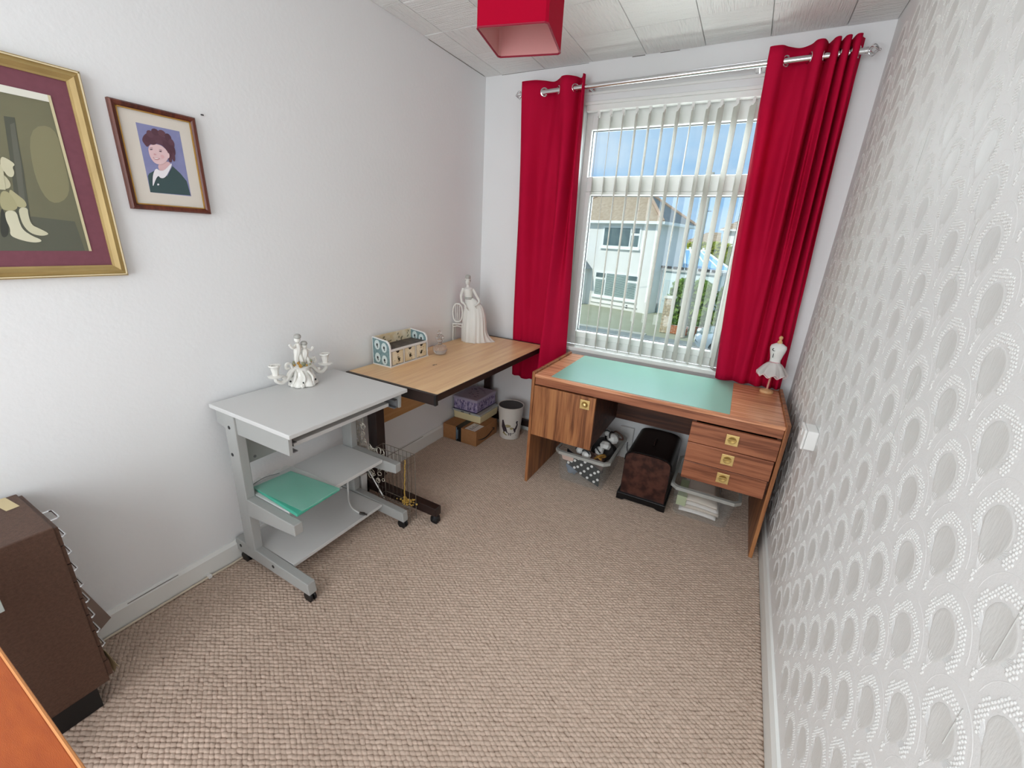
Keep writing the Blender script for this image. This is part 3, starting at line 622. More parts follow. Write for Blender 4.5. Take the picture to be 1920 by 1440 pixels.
G = [(bgp, SQ),
     ('#3c5254', [(0.021, 0.242), (0.064, 0.283), (0.252, 0.355), (0.303, 0.268), (0.483, 0.278), (0.662, 0.446), (0.825, 0.349), (0.953, 0.237), (0.987, 0.013), (0, 0)]),
     ('#dcb6b8', [(0.396, 0.468), (0.458, 0.486), (0.5099, 0.4975), (0.5516, 0.5027), (0.5833, 0.5013), (0.6048, 0.4937), (0.6155, 0.4815), (0.6155, 0.4648), (0.6048, 0.4437), (0.5833, 0.4183), (0.5575, 0.394), (0.5275, 0.371), (0.4932, 0.3493), (0.4547, 0.3287), (0.4206, 0.3163), (0.3907, 0.3117), (0.3652, 0.3153), (0.3438, 0.3267), (0.3273, 0.3415), (0.3156, 0.3594), (0.3086, 0.3804), (0.3064, 0.4046), (0.3202, 0.4273), (0.3501, 0.4484)]),
     ('#5f3d4a', [(0.0688, 0.774), (0.0772, 0.788), (0.089, 0.8023), (0.1038, 0.817), (0.1219, 0.8319), (0.1431, 0.8472), (0.1697, 0.8611), (0.2017, 0.8739), (0.2391, 0.8854), (0.2818, 0.8956), (0.3241, 0.9023), (0.3658, 0.9055), (0.4071, 0.905), (0.4479, 0.901), (0.4876, 0.8951), (0.5261, 0.8874), (0.5634, 0.8778), (0.5997, 0.8662), (0.6311, 0.8535), (0.6577, 0.8395), (0.6795, 0.8243), (0.6965, 0.8077), (0.7114, 0.789), (0.7241, 0.768), (0.7348, 0.7448), (0.7433, 0.7192), (0.7454, 0.6937), (0.7411, 0.6683), (0.7305, 0.6427), (0.7135, 0.6173), (0.6991, 0.5927), (0.6874, 0.5691), (0.6783, 0.5464), (0.6718, 0.5246), (0.6616, 0.509), (0.6477, 0.4995), (0.6301, 0.4961), (0.6089, 0.4989), (0.5961, 0.5079), (0.5918, 0.5233), (0.5961, 0.545), (0.6088, 0.573), (0.6146, 0.5994), (0.6136, 0.6243), (0.6055, 0.6476), (0.5905, 0.6694), (0.5723, 0.6889), (0.5509, 0.7061), (0.5263, 0.7211), (0.4987, 0.7338), (0.465, 0.7427), (0.4255, 0.7477), (0.3801, 0.7489), (0.3289, 0.7461), (0.2841, 0.7393), (0.2457, 0.7285), (0.2137, 0.7135), (0.1883, 0.6945), (0.1664, 0.6821), (0.1483, 0.6764), (0.1338, 0.6773), (0.1231, 0.6847), (0.1118, 0.694), (0.1001, 0.7048), (0.0879, 0.7174), (0.0752, 0.7317), (0.0677, 0.7459), (0.0656, 0.76)]),
     ('#5a3946', ell(0.19, 0.79, 0.07, 0.055, 12)), ('#644350', ell(0.27, 0.87, 0.08, 0.055, 12)), ('#573744', ell(0.4, 0.915, 0.09, 0.05, 12)), ('#66444f', ell(0.55, 0.915, 0.09, 0.05, 12)), ('#563643', ell(0.68, 0.87, 0.08, 0.06, 12)), ('#62404d', ell(0.74, 0.79, 0.07, 0.07, 12)), ('#553542', ell(0.75, 0.69, 0.05, 0.08, 12)), ('#5f3d4a', ell(0.72, 0.60, 0.045, 0.08, 12)), 
     ('#e3c3c6', [(0.1933, 0.6907), (0.2167, 0.7073), (0.2472, 0.7203), (0.2846, 0.7298), (0.3289, 0.7358), (0.3801, 0.7383), (0.4255, 0.7369), (0.465, 0.7318), (0.4987, 0.7228), (0.5263, 0.7101), (0.5498, 0.6974), (0.5691, 0.6846), (0.5841, 0.6719), (0.5948, 0.6591), (0.6018, 0.6445), (0.6051, 0.628), (0.6047, 0.6097), (0.6003, 0.5894), (0.5913, 0.5694), (0.5774, 0.5496), (0.5587, 0.5301), (0.5353, 0.5108), (0.5091, 0.4935), (0.4801, 0.4782), (0.4486, 0.4647), (0.4143, 0.4532), (0.3812, 0.4453), (0.3492, 0.4408), (0.3183, 0.4398), (0.2886, 0.4423), (0.262, 0.4477), (0.2385, 0.4561), (0.2182, 0.4674), (0.2009, 0.4816), (0.1863, 0.497), (0.1746, 0.5137), (0.1656, 0.5315), (0.1593, 0.5505), (0.1552, 0.5702), (0.153, 0.5906), (0.153, 0.6117), (0.155, 0.6333), (0.1624, 0.6538), (0.1751, 0.6729)]),
     ('#5c3b48', ell(.30, .755, .09, .035, 12, rot=10)), ('#64424f', ell(.45, .775, .1, .035, 12)), ('#5a3946', ell(.60, .755, .09, .05, 12, rot=-25)), ('#563643', ell(.69, .70, .035, .07, 10)),
     ('#dfb1b4', [(0.4379, 0.5908), (0.4592, 0.5921), (0.4757, 0.5901), (0.4874, 0.5851), (0.4944, 0.5767), (0.4967, 0.5653), (0.4936, 0.5557), (0.4851, 0.5481), (0.4712, 0.5424), (0.4518, 0.5387), (0.4363, 0.5394), (0.4246, 0.5444), (0.4166, 0.554), (0.4124, 0.568), (0.4146, 0.5788), (0.4231, 0.5864)]),
     ('#e2c0c0', [(0.2728, 0.3277), (0.2922, 0.3203), (0.3119, 0.3159), (0.3322, 0.3146), (0.3529, 0.3165), (0.3741, 0.3215), (0.3906, 0.3227), (0.4024, 0.3201), (0.4094, 0.3136), (0.4116, 0.3034), (0.4063, 0.2944), (0.3934, 0.2868), (0.373, 0.2805), (0.345, 0.2755), (0.3203, 0.2762), (0.299, 0.2826), (0.2809, 0.2947), (0.2661, 0.3124), (0.2598, 0.3238), (0.2621, 0.329)]),
     ('#ece9ee', [(0.2695, 0.3665), (0.2865, 0.3575), (0.3073, 0.3518), (0.3317, 0.3493), (0.36, 0.35), (0.392, 0.354), (0.4277, 0.3649), (0.4672, 0.3829), (0.5105, 0.4077), (0.5575, 0.4393), (0.5944, 0.4622), (0.6211, 0.4762), (0.6377, 0.4814), (0.6442, 0.4777), (0.6422, 0.4675), (0.6316, 0.451), (0.6124, 0.4281), (0.5846, 0.3988), (0.5552, 0.3698), (0.5243, 0.3411), (0.4917, 0.3126), (0.4574, 0.2843), (0.4248, 0.2625), (0.3937, 0.2472), (0.3643, 0.2382), (0.3366, 0.2358), (0.3136, 0.2364), (0.2955, 0.2404), (0.2823, 0.2474), (0.2737, 0.2577), (0.262, 0.2609), (0.247, 0.2572), (0.2287, 0.2464), (0.2072, 0.2287), (0.1847, 0.2074), (0.1613, 0.1825), (0.1368, 0.154), (0.1112, 0.122), (0.0937, 0.1047), (0.084, 0.102), (0.0824, 0.1141), (0.0887, 0.1408), (0.0966, 0.1679), (0.1062, 0.1953), (0.1175, 0.223), (0.1305, 0.251), (0.1461, 0.2774), (0.1644, 0.3023), (0.1852, 0.3256), (0.2087, 0.3474), (0.2306, 0.3615), (0.2509, 0.3678)]),
     ('#e8c8c8', [(0.6068, 0.635), (0.6153, 0.635), (0.6216, 0.6315), (0.6259, 0.6245), (0.628, 0.614), (0.628, 0.6), (0.6253, 0.5876), (0.6199, 0.5767), (0.6119, 0.5674), (0.6011, 0.5596), (0.5926, 0.556), (0.5862, 0.5567), (0.582, 0.5615), (0.58, 0.5705), (0.5796, 0.5804), (0.5807, 0.5913), (0.5833, 0.6031), (0.5876, 0.6158), (0.5929, 0.6254), (0.5993, 0.6318)]),
     ('#5a4450', [(0.1911, 0.646), (0.2018, 0.65), (0.2131, 0.6527), (0.2249, 0.654), (0.2372, 0.6541), (0.2499, 0.6528), (0.2557, 0.6509), (0.2546, 0.6483), (0.2465, 0.645), (0.2315, 0.641), (0.2181, 0.6383), (0.2064, 0.6369), (0.1963, 0.6368), (0.1878, 0.6381), (0.184, 0.64), (0.1852, 0.6427)]),
     ('#5a4450', [(0.3995, 0.6441), (0.4125, 0.6468), (0.4244, 0.6482), (0.4351, 0.6482), (0.4447, 0.6468), (0.4533, 0.6441), (0.457, 0.6414), (0.4558, 0.6388), (0.4499, 0.6362), (0.4391, 0.6338), (0.4284, 0.6325), (0.4176, 0.6325), (0.4069, 0.6338), (0.3962, 0.6362), (0.3913, 0.6388), (0.3925, 0.6414)]),
     ('#86606c', [(0.1891, 0.6635), (0.2039, 0.6685), (0.2182, 0.6719), (0.2321, 0.6738), (0.2455, 0.6741), (0.2585, 0.6729), (0.2645, 0.6717), (0.2635, 0.6704), (0.2555, 0.6691), (0.2405, 0.6679), (0.2261, 0.6663), (0.2122, 0.6644), (0.1989, 0.6623), (0.1861, 0.6597), (0.1802, 0.6591), (0.1812, 0.6604)]),
     ('#86606c', [(0.3995, 0.6617), (0.4125, 0.6654), (0.4259, 0.6673), (0.4398, 0.6673), (0.4541, 0.6654), (0.4688, 0.6617), (0.4762, 0.6592), (0.4762, 0.6579), (0.4688, 0.6579), (0.4541, 0.6592), (0.4398, 0.6598), (0.4259, 0.6598), (0.4125, 0.6592), (0.3995, 0.6579), (0.393, 0.6579), (0.393, 0.6592)]),
     ('#d3a2a6', [(0.2546, 0.5877), (0.2504, 0.5803), (0.2498, 0.5746), (0.2529, 0.5709), (0.2598, 0.569), (0.2702, 0.569), (0.2808, 0.5699), (0.2914, 0.5718), (0.3021, 0.5746), (0.3129, 0.5783), (0.3167, 0.5821), (0.3136, 0.5858), (0.3035, 0.5896), (0.2865, 0.5933), (0.2727, 0.5943), (0.2621, 0.5924)]),
     ('#b8757b', [(0.2349, 0.5362), (0.2522, 0.5349), (0.2726, 0.5343), (0.296, 0.5343), (0.3227, 0.5349), (0.3524, 0.5362), (0.37, 0.5349), (0.3753, 0.5311), (0.3685, 0.5248), (0.3495, 0.5161), (0.331, 0.5095), (0.3129, 0.5052), (0.2952, 0.503), (0.2778, 0.503), (0.2622, 0.5052), (0.2482, 0.5095), (0.2359, 0.5161), (0.2251, 0.5248), (0.2214, 0.5311), (0.2247, 0.5349)]),
     ('#f4eeee', [(0.2485, 0.5312), (0.2635, 0.5299), (0.2801, 0.5292), (0.2984, 0.5292), (0.3182, 0.5299), (0.3397, 0.5312), (0.3521, 0.5309), (0.3554, 0.529), (0.3495, 0.5255), (0.3345, 0.5205), (0.3201, 0.5168), (0.3062, 0.5143), (0.2929, 0.513), (0.2801, 0.513), (0.2683, 0.5143), (0.2577, 0.5168), (0.2479, 0.5205), (0.2392, 0.5255), (0.2364, 0.529), (0.2394, 0.5309)]),
     ('#e9e7ee', [(0.1968, 0.141), (0.2052, 0.145), (0.2132, 0.1467), (0.2208, 0.146), (0.2278, 0.1431), (0.2342, 0.1379), (0.2359, 0.1327), (0.2326, 0.1276), (0.2245, 0.1225), (0.2115, 0.1175), (0.2012, 0.1153), (0.1938, 0.116), (0.189, 0.1194), (0.187, 0.1257), (0.1876, 0.1313), (0.1909, 0.1365)])]
flat(sp, 'photo_print', G, .0075, -1.9885, -1.8715, 1.4955, 1.6915, 'colour portrait of a smiling woman with short hair')
tag(MB().cyl((0, -1.791, 1.759), (.012, -1.791, 1.757), .0022, n=8).build('wall_nail', M_black, None), 'small dark nail in the left wall beside the portrait', 'nail')

# ------------------------------------------------------------------ grey computer trolley
tr = thing('computer_trolley', 'grey computer trolley on castors against the left wall', 'trolley', (.26, -1.66, 0))
TY0, TY1 = -1.951, -1.373
P(MB().box(.02, .504, TY0, TY1, .736, .753), 'desktop', M_grey, tr, bev=.0025)
for y0, y1 in ((TY0 + .012, TY0 + .026), (TY1 - .026, TY1 - .012)):
    P(MB().prism([(.035, .736), (.478, .736), (.474, .66), (.12, .656), (.035, .672)], 'y', y0, y1), 'side_panel', M_greym, tr, bev=.001)
P(MB().box(.06, .445, TY0 + .05, TY1 - .06, .672, .688), 'keyboard_tray', M_grey, tr, bev=.0015)
for y in (TY0 + .027, TY1 - .05): 
    b = MB(); b.box(.06, .468, y, y + .022, .662, .666); b.box(.06, .468, y + (0 if y < -1.6 else .019), y + (.003 if y < -1.6 else .022), .662, .70); b.box(.06, .468, y, y + .022, .697, .70)
    P(b, 'drawer_runner', M_greyd, tr)
P(MB().box(.075, .09, TY0 + .04, TY1 - .04, .48, .69), 'back_panel', M_greym, tr, bev=.001)
P(MB().cyl((.09, TY0 + .1, .50), (.092, TY0 + .1, .50), .006, n=10), 'screw_cap', M_greyd, tr)
for y0, sg in ((TY0 + .004, 0), (TY1 - .042, 1)):
    y1 = y0 + .036; yo = y0 - .0006 if sg == 0 else y1 + .0006
    P(MB().hexa([(.085, y0, .105), (.152, y0, .105), (.152, y1, .105), (.085, y1, .105), (.10, y0, .735), (.168, y0, .735), (.168, y1, .735), (.10, y1, .735)]), 'post', M_greym, tr, bev=.003)
    P(MB().hexa([(.0, y0, .056), (.49, y0, .045), (.49, y1, .045), (.0, y1, .056), (.01, y0, .118), (.484, y0, .098), (.484, y1, .098), (.01, y1, .118)]), 'foot', M_greym, tr, bev=.004)
    P(MB().hexa([(.15, y0, .285), (.452, y0, .315), (.452, y1, .315), (.15, y1, .285), (.15, y0, .368), (.452, y0, .362), (.452, y1, .362), (.15, y1, .368)]), 'shelf_arm', M_greym, tr, bev=.003)
    for x, z in ((.13, .68), (.118, .56), (.045, .09), (.27, .085)):
        P(MB().cyl((x, y0 - .001, z), (x, y0 + .001, z), .0075, n=12), 'screw_cap', M_black, tr)
    for x in (.048, .468):
        yc = (y0 + y1) / 2; b = MB(); b.cyl((x, yc - .013, .024), (x, yc - .003, .024), .024, n=18); b.cyl((x, yc + .003, .024), (x, yc + .013, .024), .024, n=18)
        b.cyl((x, yc - .01, .024), (x, yc + .01, .024), .008, n=10); b.box(x - .014, x + .014, yc - .004, yc + .004, .02, .05); b.cyl((x, yc, .04), (x, yc, .056), .006, n=8)
        P(b, 'castor', M_black, tr, smooth=True, bev=.002)
P(MB().box(.075, .372, TY0 + .042, TY1 - .045, .353, .369), 'middle_shelf', M_grey, tr, bev=.0015)
P(MB().box(.03, .35, TY0 + .042, TY1 - .045, .088, .104), 'bottom_shelf', M_grey, tr, bev=.0015)

# ------------------------------------------------------------------ beech table
tb = thing('work_table', 'beech laminate table with dark brown steel legs along the left wall', 'table', (.31, -.68, 0))
AY0, AY1 = -1.284, -.078
P(MB().box(.018, .6, AY0, AY1, .701, .719), 'tabletop', M_beech, tb, bev=.002)
P(MB().box(.6, .6035, AY0, AY1, .685, .7185), 'front_edging', M_dbrown, tb)
for y0, y1 in ((-1.302, AY0), (AY1, -.060)):
    P(MB().box(.02, .604, y0, y1, .668, .7205), 'end_beam', M_dbrown, tb, bev=.002)
    P(MB().box(.597, .6075, y0 - .001, y1 + .001, .667, .7212), 'beam_cap', M_black, tb, bev=.002)
for yc in (-1.222, -.0655 + .013):
    hw = .03 if yc < -1 else .0115
    P(MB().box(.100, .165, yc - hw, yc + hw, .10, .70), 'post', M_dbrown, tb, bev=.003)
for y0, y1 in ((-1.306, -1.262), (-.062, -.030)):
    P(MB().hexa([(.03, y0, .055), (.606, y0, .055), (.606, y1, .055), (.03, y1, .055), (.03, y0, .112), (.606, y0, .104), (.606, y1, .104), (.03, y1, .112)]), 'foot', M_dbrown, tb, bev=.004)
    for x in (.08, .585):
        yc = (y0 + y1) / 2; b = MB(); b.cyl((x, yc - .012, .023), (x, yc + .012, .023), .023, n=16); b.lathe([(.026, .03), (.024, .04), (.01, .05), (.008, .056)], x, yc, 12)
        P(b, 'castor', M_black, tb, smooth=True)
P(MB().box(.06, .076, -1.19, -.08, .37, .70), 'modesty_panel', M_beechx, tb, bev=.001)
b = MB(); b.box(.292, .30, -.935, -.917, .7188, .7197); b.box(.298, .303, -.915, -.905, .7188, .7197); P(b, 'chipped_spot', M_dbrown, tb)

# ------------------------------------------------------------------ teak desk
dk = thing('pedestal_desk', 'teak veneer desk with turquoise writing surface under the window', 'desk', (1.42, -.38, 0))
for x0 in (.795, 2.030):
    P(MB().box(x0, x0 + .017, -.675, -.092, 0, .716), 'side_panel', M_dv, dk, bev=.002)
P(MB().box(.812, 2.030, -.671, -.092, .686, .7035), 'desk_top', M_dt, dk, bev=.0015)
P(MB().box(.813, 2.029, -.664, -.646, .643, .684), 'front_rail', M_dx, dk, bev=.0015)
P(MB().box(.905, 1.806, -.656, -.094, .7035, .7052), 'writing_surface', M_turq, dk, bev=.0006)
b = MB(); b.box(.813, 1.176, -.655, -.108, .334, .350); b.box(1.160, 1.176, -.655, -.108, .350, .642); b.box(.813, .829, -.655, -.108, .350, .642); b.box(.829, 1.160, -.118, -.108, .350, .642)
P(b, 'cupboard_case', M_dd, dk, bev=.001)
dr = P(MB().box(.815, 1.178, -.676, -.657, .332, .638), 'cupboard_door', M_dv, dk, bev=.002)
def brass_pull(x, z, par, rot=0, knob=False):
    pm = P(MB().box(x - .027, x + .027, -.683, -.678, z - .026, z + .026), 'pull_plate', M_brass, par, bev=.0012)
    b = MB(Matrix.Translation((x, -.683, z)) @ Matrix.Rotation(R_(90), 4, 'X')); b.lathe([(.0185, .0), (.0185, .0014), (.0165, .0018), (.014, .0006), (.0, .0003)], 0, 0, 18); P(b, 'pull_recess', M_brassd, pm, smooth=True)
    b = MB()
    if knob: b.sph((x, -.688, z), (.012, .007, .012), 12, 8)
    else: b.tube([(x + .0185 * math.cos(a), -.686 - .002 * math.sin(a), z + .003 + .015 * math.sin(a)) for a in np.linspace(-PI, 0, 11)], .0021, 6); b.cyl((x - .0185, -.685, z + .003), (x + .0185, -.685, z + .003), .0018, n=6)
    P(b, 'pull_ring', M_brass, pm, smooth=True)
brass_pull(1.122, .595, dr, knob=True)
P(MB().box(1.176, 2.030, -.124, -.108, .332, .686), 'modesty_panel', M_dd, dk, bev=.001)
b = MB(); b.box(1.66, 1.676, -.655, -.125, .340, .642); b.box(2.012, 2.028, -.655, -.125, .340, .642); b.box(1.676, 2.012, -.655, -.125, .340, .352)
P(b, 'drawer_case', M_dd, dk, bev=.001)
for (z0, z1, x1, y0) in ((.334, .4285, 2.019, -.677), (.4315, .531, 2.0235, -.6795), (.5335, .634, 2.0275, -.676)):
    d_ = P(MB().box(1.657, x1, y0, -.657, z0, z1), 'drawer_front', M_dx, dk, bev=.002)
    brass_pull(1.84, (z0 + z1) / 2 + .006, d_)

# ------------------------------------------------------------------ things on the trolley, the table and the desk
cd = thing('candelabra', 'white porcelain cherub candelabra with two arms on the grey trolley', 'candelabra', (.105, -1.603, .753))
cx, cy, cz = .105, -1.603, .753
wob = lambda t, z: 1 + .10 * math.cos(6 * t) * (1 if z < cz + .045 else .35)
P(MB().lathe([(.040, cz), (.056, cz + .004), (.055, cz + .016), (.044, cz + .03), (.034, cz + .045), (.028, cz + .065), (.034, cz + .08), (.042, cz + .088), (.03, cz + .095), (.0, cz + .097)], cx, cy, 36, wob), 'base', M_porc, cd, smooth=True)
b = MB()
for k in range(7):
    a = k * 2 * PI / 7 + .2; b.sph((cx + .05 * math.cos(a), cy + .05 * math.sin(a), cz + .010), (.012, .012, .011), 8, 6)
    b.tube(spline([(cx + .052 * math.cos(a), cy + .052 * math.sin(a), cz + .012), (cx + .045 * math.cos(a + .25), cy + .045 * math.sin(a + .25), cz + .04), (cx + .03 * math.cos(a), cy + .03 * math.sin(a), cz + .07)], 4), .006, 6)
P(b, 'scrolled_feet', M_porc, cd, smooth=True)
for k in range(5): a = k * 2 * PI / 5 - .6; P(MB().sph((cx + .0525 * math.cos(a), cy + .0525 * math.sin(a), cz + .024), (.004, .004, .005), 6, 5), 'pierced_hole', M_black, cd)
for sg in (-1, 1):
    b = MB(); pts = spline([(cx, cy + sg * .02, cz + .085), (cx, cy + sg * .05, cz + .075), (cx, cy + sg * .075, cz + .045), (cx, cy + sg * .1, cz + .035), (cx, cy + sg * .122, cz + .05), (cx, cy + sg * .121, cz + .066)], 6)
    b.tube(pts, [.011 - .004 * i / len(pts) for i in range(len(pts))], 8)
    pts = spline([(cx, cy + sg * .045, cz + .08), (cx, cy + sg * .05, cz + .105), (cx, cy + sg * .068, cz + .11), (cx, cy + sg * .072, cz + .092), (cx, cy + sg * .06, cz + .09)], 5); b.tube(pts, .006, 7)
    b.sph((cx, cy + sg * .083, cz + .052), (.009, .013, .009), 8, 6)
    P(b, 'scroll_arm', M_porc, cd, smooth=True)
    c2 = cy + sg * .121; zz = cz + .064
    cup = P(MB().lathe([(.004, zz), (.028, zz + .002), (.031, zz + .006), (.012, zz + .01), (.012, zz + .018), (.015, zz + .032), (.018, zz + .045), (.024, zz + .05), (.022, zz + .054), (.013, zz + .052), (.012, zz + .03), (0, zz + .03)], cx, c2, 20, lambda t, z: 1 + .06 * math.cos(8 * t)), 'candle_cup', M_porc, cd, smooth=True)
def putto(b, x, y, z, s, lean, arm):
    b.tube(spline([(x - .006 * s, y - .006, z), (x - .006 * s, y - .006, z + .03 * s), (x - .002, y - .003, z + .055 * s), (x + lean * .5, y, z + .085 * s), (x + lean, y, z + .105 * s)], 4), [1.25 * q_ for q_ in (.006, .0065, .007, .0075, .008, .008, .009, .010, .011, .012, .012, .0125, .012, .011, .010, .007, .006)], 8)
    b.tube(spline([(x + .006, y + .012, z), (x + .004, y + .010, z + .03 * s), (x + .002, y + .004, z + .055 * s)], 4), .0085, 7)
    b.sph((x + lean * 1.15, y, z + .122 * s), (.0135, .0125, .015), 12, 8)
    b.tube(spline([(x + lean, y + arm * .01, z + .098 * s), (x + lean + .006, y + arm * .028, z + .088 * s), (x + lean + .004, y + arm * .04, z + .105 * s)], 4), .006, 6)
b = MB(); putto(b, cx + .004, cy - .012, cz + .093, .95, .004, -1); putto(b, cx + .008, cy + .018, cz + .088, .72, -.002, 1)
P(b, 'cherubs', M_porc, cd, smooth=True)
b = MB(); b.sph((cx + .012, cy - .012, cz + .222), (.016, .015, .012), 10, 8); b.sph((cx + .008, cy + .018, cz + .186), (.015, .014, .011), 10, 8); P(b, 'cherub_hair', M_porcs, cd, smooth=True)
b = MB()
for k in range(26): a = random.uniform(0, 2 * PI); r = random.uniform(.025, .044); b.sph((cx + r * math.cos(a), cy + r * math.sin(a), cz + .09 + random.uniform(0, .018)), random.uniform(.004, .007), 6, 5)
P(b, 'gilt_flowers', M_gold, cd, smooth=True, kind='stuff')
b = MB()
for k in range(14): a = random.uniform(0, 2 * PI); r = random.uniform(.03, .048); b.sph((cx + r * math.cos(a), cy + r * math.sin(a), cz + .095 + random.uniform(0, .02)), (.006, .006, .005), 6, 5)
P(b, 'green_leaves', mat('sage_glaze', '#8f9275', .4), cd, smooth=True, kind='stuff')

og = thing('drawer_organiser', 'small decoupage box of three drawers on the beech table', 'organiser', (.09, -.955, .719))
M_teald = mat('teal_damask', '#7f9a9c', .6, var=(90, '#637f84', .2)); M_creamd = mat('cream_decoupage', '#ece3cd', .6, var=(25, '#d9c59a', .2)); M_dk = mat('dark_sketch_ink', '#2f3134', .7)
M_medal = mat('medallion_white', '#c9d6d5', .6); M_owhite = mat('distressed_white_wood', '#e2e1df', .6); M_shelf = mat('dark_printed_shelf', '#5a5147', .6, var=(35, '#37312c', .15))
oz = .719; oy0, oy1 = -1.112, -.800
prof = [(.02, oz), (.150, oz), (.150, oz + .105), (.147, oz + .122), (.138, oz + .136), (.125, oz + .145), (.02, oz + .156)]
for y in (oy0, oy1 - .009):
    sdp = P(MB().prism(prof, 'y', y, y + .009), 'side_panel', M_owhite, og, bev=.0008)
    yy = y - .0006 if y == oy0 else y - .0006
    b = MB(); b.prism([(.025, oz + .006), (.145, oz + .006), (.145, oz + .104), (.142, oz + .118), (.134, oz + .130), (.122, oz + .140), (.025, oz + .150)], 'y', yy, yy + .0008); P(b, 'paper_panel', M_teald, sdp)
    for (qx, qz) in ((.058, .115), (.108, .105), (.058, .043), (.108, .036)):
        r = [(qx + .02 * math.copysign(abs(math.cos(t)) ** .8, math.cos(t)), oz + qz + .027 * math.copysign(abs(math.sin(t)) ** 1.3, math.sin(t))) for t in np.linspace(0, 2 * PI, 16, endpoint=False)]
        b = MB(); b2 = MB(); b.prism(r, 'y', yy - .0006, yy + .0002)
        b2.prism(ell(qx, oz + qz, .0065, .009, 7), 'y', yy - .001, yy - .0004); b2.prism(ell(qx + .003, oz + qz - .012, .004, .004, 6), 'y', yy - .001, yy - .0004)
        P(b, 'pale_medallion', M_medal, sdp); P(b2, 'medallion_sketch', M_dk, sdp, kind='stuff')
bk = P(MB().box(.02, .028, oy0 + .009, oy1 - .009, oz, oz + .154), 'back_panel', M_creamd, og)
b = MB()
for k in range(16):
    y = random.uniform(oy0 + .03, oy1 - .03); z = random.uniform(.1, .145); b.prism(ell(y, oz + z, random.uniform(.004, .012), random.uniform(.003, .008), 7, rot=random.uniform(0, 180)), 'x', .028, .0286)
P(b, 'printed_sketches', mat('grey_sketch', '#8b8368', .7), bk, kind='stuff')
P(MB().box(.02, .154, oy0 - .002, oy1 + .002, oz, oz + .007), 'base_board', M_owhite, og, bev=.0008)
sh_ = P(MB().box(.028, .150, oy0 + .009, oy1 - .009, oz + .086, oz + .097), 'top_shelf', M_owhite, og, bev=.0008)
P(MB().box(.028, .140, oy0 + .009, oy1 - .009, oz + .097, oz + .098), 'shelf_print', M_shelf, sh_)
wdt = (oy1 - oy0 - .018) / 3
for k in range(4): 
    y = oy0 + .009 + k * wdt
    if 0 < k < 3: P(MB().box(.028, .149, y - .004, y + .004, oz + .007, oz + .086), 'divider', M_owhite, og)
for k in range(3):
    y0 = oy0 + .009 + k * wdt + .0055; y1 = y0 + wdt - .011
    d_ = P(MB().box(.04, .1495, y0, y1, oz + .009, oz + .084), 'drawer', M_creamd, og, bev=.0006)
    ym = (y0 + y1) / 2
    P(MB().prism([(ym - .014, oz + .084), (ym + .014, oz + .084), (ym + .008, oz + .075), (ym - .004, oz + .073)], 'x', .1492, .1502), 'finger_notch', M_black, d_)
    b = MB()
    for q in range(26):
        r = abs(random.gauss(0, .013)); a = random.uniform(0, 2 * PI); b.prism(ell(ym + (.008 if k == 0 else 0) + r * math.cos(a), oz + (.034 if k == 0 else .04) + 1.1 * r * math.sin(a), random.uniform(.001, .004), random.uniform(.001, .004), 6), 'x', .1492, .15 + .0002)
    b.prism(ell(ym + (.008 if k == 0 else 0), oz + .037, .007, .009, 8), 'x', .1492, .1502)
    P(b, 'printed_sketch', mat('olive_black_ink', '#4c4630', .7), d_, kind='stuff')
    b = MB(); 
    for q in ((y0, y0 + .0012, oz + .009, oz + .084), (y1 - .0012, y1, oz + .009, oz + .084), (y0, y1, oz + .009, oz + .0102)): b.box(.1493, .1499, q[0], q[1], q[2], q[3])
    P(b, 'dark_outline', M_dk, d_)

pf = thing('perfume_bottle', 'round clear glass perfume bottle with fan stopper on the beech table', 'bottle', (.175, -.715, .719))
Mg = bpy.data.materials.new('clear_glass'); Mg.use_nodes = True; q = Mg.node_tree.nodes['Principled BSDF']; q.inputs['Transmission Weight'].default_value = .85; q.inputs['Roughness'].default_value = .05; q.inputs['IOR'].default_value = 1.3; q.inputs['Base Color'].default_value = lin('#f4efec')
px, py, pz = .175, -.715, .719
P(MB().lathe([(.02, pz), (.034, pz + .006), (.043, pz + .022), (.044, pz + .034), (.037, pz + .05), (.02, pz + .058), (.011, pz + .062), (.011, pz + .072), (.015, pz + .075), (0, pz + .076)], px, py, 24, lambda t, z: 1 + .03 * math.cos(10 * t)), 'bottle', Mg, pf, smooth=True)
b = MB(rotz(px, py, pz, .5)); b.sph((0, 0, .086), (.017, .008, .012), 10, 7)
for k in range(5): a = R_(30 + 30 * k); b.sph((.02 * math.cos(a), 0, .092 + .024 * math.sin(a)), (.010, .006, .012), 8, 6)
b.sph((-.004, 0, .135), (.012, .008, .013), 10, 7); P(b, 'stopper', Mg, pf, smooth=True)

# lady figurine: local x runs to the right of the picture
LM = rotz(.165, -.285, .719, .5); lf = thing('lady_figurine', 'white bisque figurine of a lady in a long pleated gown beside a chair', 'figurine', (.165, -.285, .719))
def gown(u, v):
    a = 2 * PI * u; k = 1 - v                      # v 0 = hem, 1 = under the bust
    xl = -.084 - .018 * k - .006 * math.sin(PI * k); xr = -.036 + .098 * (1 - math.exp(-k / .16)) + .004 * k
    cxx = (xl + xr) / 2; rx = (xr - xl) / 2; ry = .022 + .050 * k ** 1.2
    fold = 1 + .055 * k * math.cos(17 * a) + .03 * k * math.cos(9 * a + 1)
    train = max(0, math.cos(a)) ** 5 * max(0, k - .7) ** 2 / .09; x = cxx + rx * fold * math.cos(a) + .06 * train
    return (x, ry * fold * math.sin(a) * (1 - .3 * train), .305 * v + .001)
b = MB(LM); b.grid(gown, 84, 26); P(b, 'gown', M_bisque, lf, smooth=True)
b = MB(LM)
